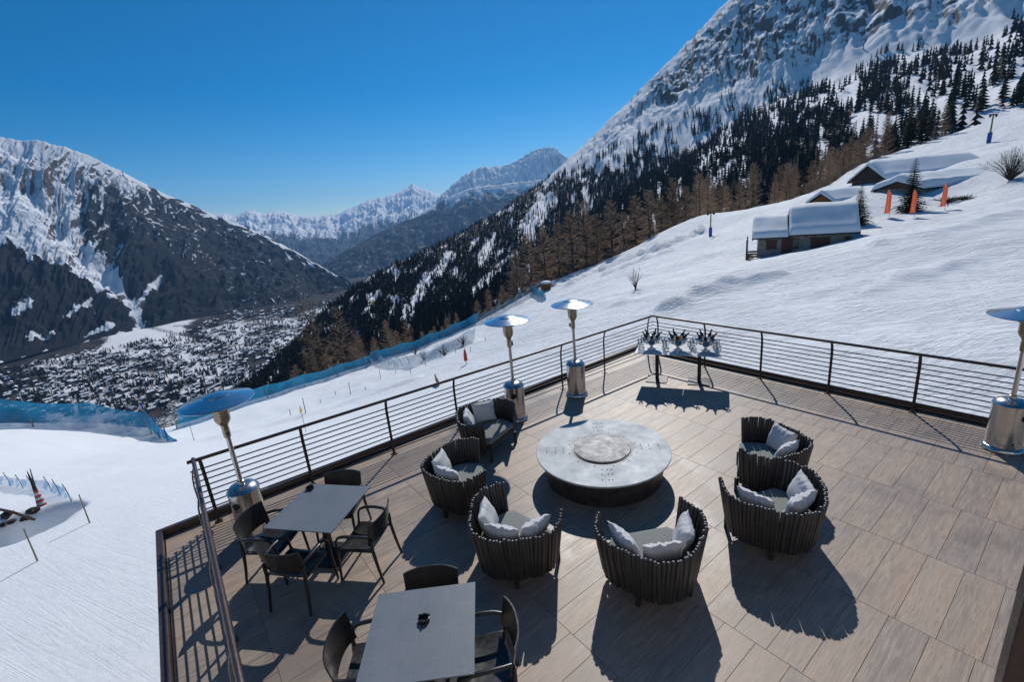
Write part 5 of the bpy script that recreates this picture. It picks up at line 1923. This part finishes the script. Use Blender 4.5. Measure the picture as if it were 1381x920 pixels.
rk = random.Random(8)
for k, (px, py, lab) in enumerate([(4, 712, 'dark rock at the left edge of the snow pit'), (22, 716, 'dark rock in the middle of the snow pit'), (38, 708, 'dark rock on the right side of the snow pit'), (12, 700, 'dark rock below the curved timber in the snow pit'), (50, 700, 'small dark rock at the right rim of the snow pit')]):
    P_ = hit(px, py)
    bm = bmesh.new()
    bmesh.ops.create_icosphere(bm, subdivisions=2, radius=rk.uniform(.09, .19))
    for v in bm.verts:
        v.co *= 1 + .35 * rk.uniform(-1, 1)
        v.co.z *= .6
    me = bpy.data.meshes.new('rock'); bm.to_mesh(me); bm.free()
    me.materials.append(MAT['darkwood'])
    tag(put('rock', me, None, P_), lab, 'rock')

# banners
for (px, b, lab) in [(1199, 293, 'orange feather banner on the snow, leftmost of three'), (1233, 293, 'orange feather banner on the snow, middle of three'), (1274, 284, 'orange feather banner on the snow, rightmost of three')]:
    P_ = hit(px, b)
    hh = px_h(P_, px, b - 38)
    t = thing('feather_banner', lab, 'banner', P_, R(62) + math.pi, 'orange banners on the slope')
    s = hh / 3.6
    t.scale = (s, s, s)
    part('pole', MB().tube([(0, 0, -.3), (0, 0, 2.2), (.05, 0, 3.0), (.22, 0, 3.45), (.55, 0, 3.6)], [.03, .026, .02, .015, .01], 7), MAT['pole'], t, True)
    V = []; F = []; n = 16
    for k in range(n + 1):
        z = .55 + 3.05 * k / n
        xl = 0.02 if z < 2.2 else .02 + .5 * ((z - 2.2) / 1.4) ** 2.2
        xr = .80 - .0 * z if z < 3.1 else .80 - .22 * ((z - 3.1) / .5) ** 2
        for yy in (.008, -.008):
            for q in range(5):
                x = xl + (max(xr, xl + .03) - xl) * q / 4
                V.append((x, yy + .05 * math.sin(q * 1.2 + z * 1.1), z))
    for k in range(n):
        for s_ in (0, 5):
            for q in range(4):
                a = k * 10 + s_ + q
                F.append((a, a + 1, a + 11, a + 10))
    part('cloth', MB().add(V, F), MAT['banner'], t, True)

# lift pylons
for px, b, tp, lab in [(958, 319, 286, 'small ski lift pylon with lime post and blue padding beyond the chalet'), (1333, 193, 154, 'ski lift pylon with blue padded foot high on the right slope')]:
    P_ = hit(px, b)
    h = px_h(P_, px, tp)
    t = thing('lift_pylon', lab, 'pylon', P_, R(60), 'ski lift pylons')
    part('mast', MB().tube([(0, 0, -.3), (0, 0, h)], [h * .03, h * .022], 10), MAT['lime'], t, 40)
    part('padding', MB().lathe([(h * .06, 0), (h * .066, h * .05), (h * .066, h * .36), (h * .04, h * .38)], 14), MAT['blue'], t, 40)
    part('crossarm', MB().bbox((0, 0, h * .97), (h * .30, h * .04, h * .04), .01), MAT['darkwood'], t)
    for s in (-1, 1):
        part('sheave', MB().lathe([(0, -.06), (h * .04, -.06), (h * .03, 0), (h * .04, .06), (0, .06)], 12, m=Matrix.Translation((s * h * .13, 0, h * .92)) @ Matrix.Rotation(math.pi / 2, 4, 'X')), MAT['hole'], t, 40)

# ------------------------------------------------------------------ haze
zmin, zmax, xmn, xmx, ymn, ymx = 1e9, -1e9, 1e9, -1e9, 1e9, -1e9
for o in bpy.data.objects:
    if o.type == 'MESH' and o.get('kind') == 'structure':
        co = np.empty(len(o.data.vertices) * 3, np.float32)
        o.data.vertices.foreach_get('co', co)
        co = co.reshape(-1, 3)
        zmin, zmax = min(zmin, co[:, 2].min()), max(zmax, co[:, 2].max())
        xmn, xmx = min(xmn, co[:, 0].min()), max(xmx, co[:, 0].max())
        ymn, ymx = min(ymn, co[:, 1].min()), max(ymx, co[:, 1].max())
zmin -= 3; zmax += 40; xmn -= 60; xmx += 60; ymn -= 60; ymx += 60
hz = bpy.data.materials.new('haze')
hz.use_nodes = True
ht = hz.node_tree
ht.nodes.clear()
ho = ht.nodes.new('ShaderNodeOutputMaterial')
hv = ht.nodes.new('ShaderNodeVolumePrincipled')
hv.inputs['Color'].default_value = (.30, .58, 1.0, 1)
hv.inputs['Density'].default_value = HAZE_DENSITY
hv.inputs['Anisotropy'].default_value = 0.4
ht.links.new(hv.outputs[0], ho.inputs['Volume'])
o = put('haze', MB().box(((xmn + xmx) / 2, (ymn + ymx) / 2, (zmin + zmax) / 2), (xmx - xmn, ymx - ymn, zmax - zmin)).data('haze', hz), kind='stuff')
tag(o, 'thin blue haze filling the air of the valley', 'haze')
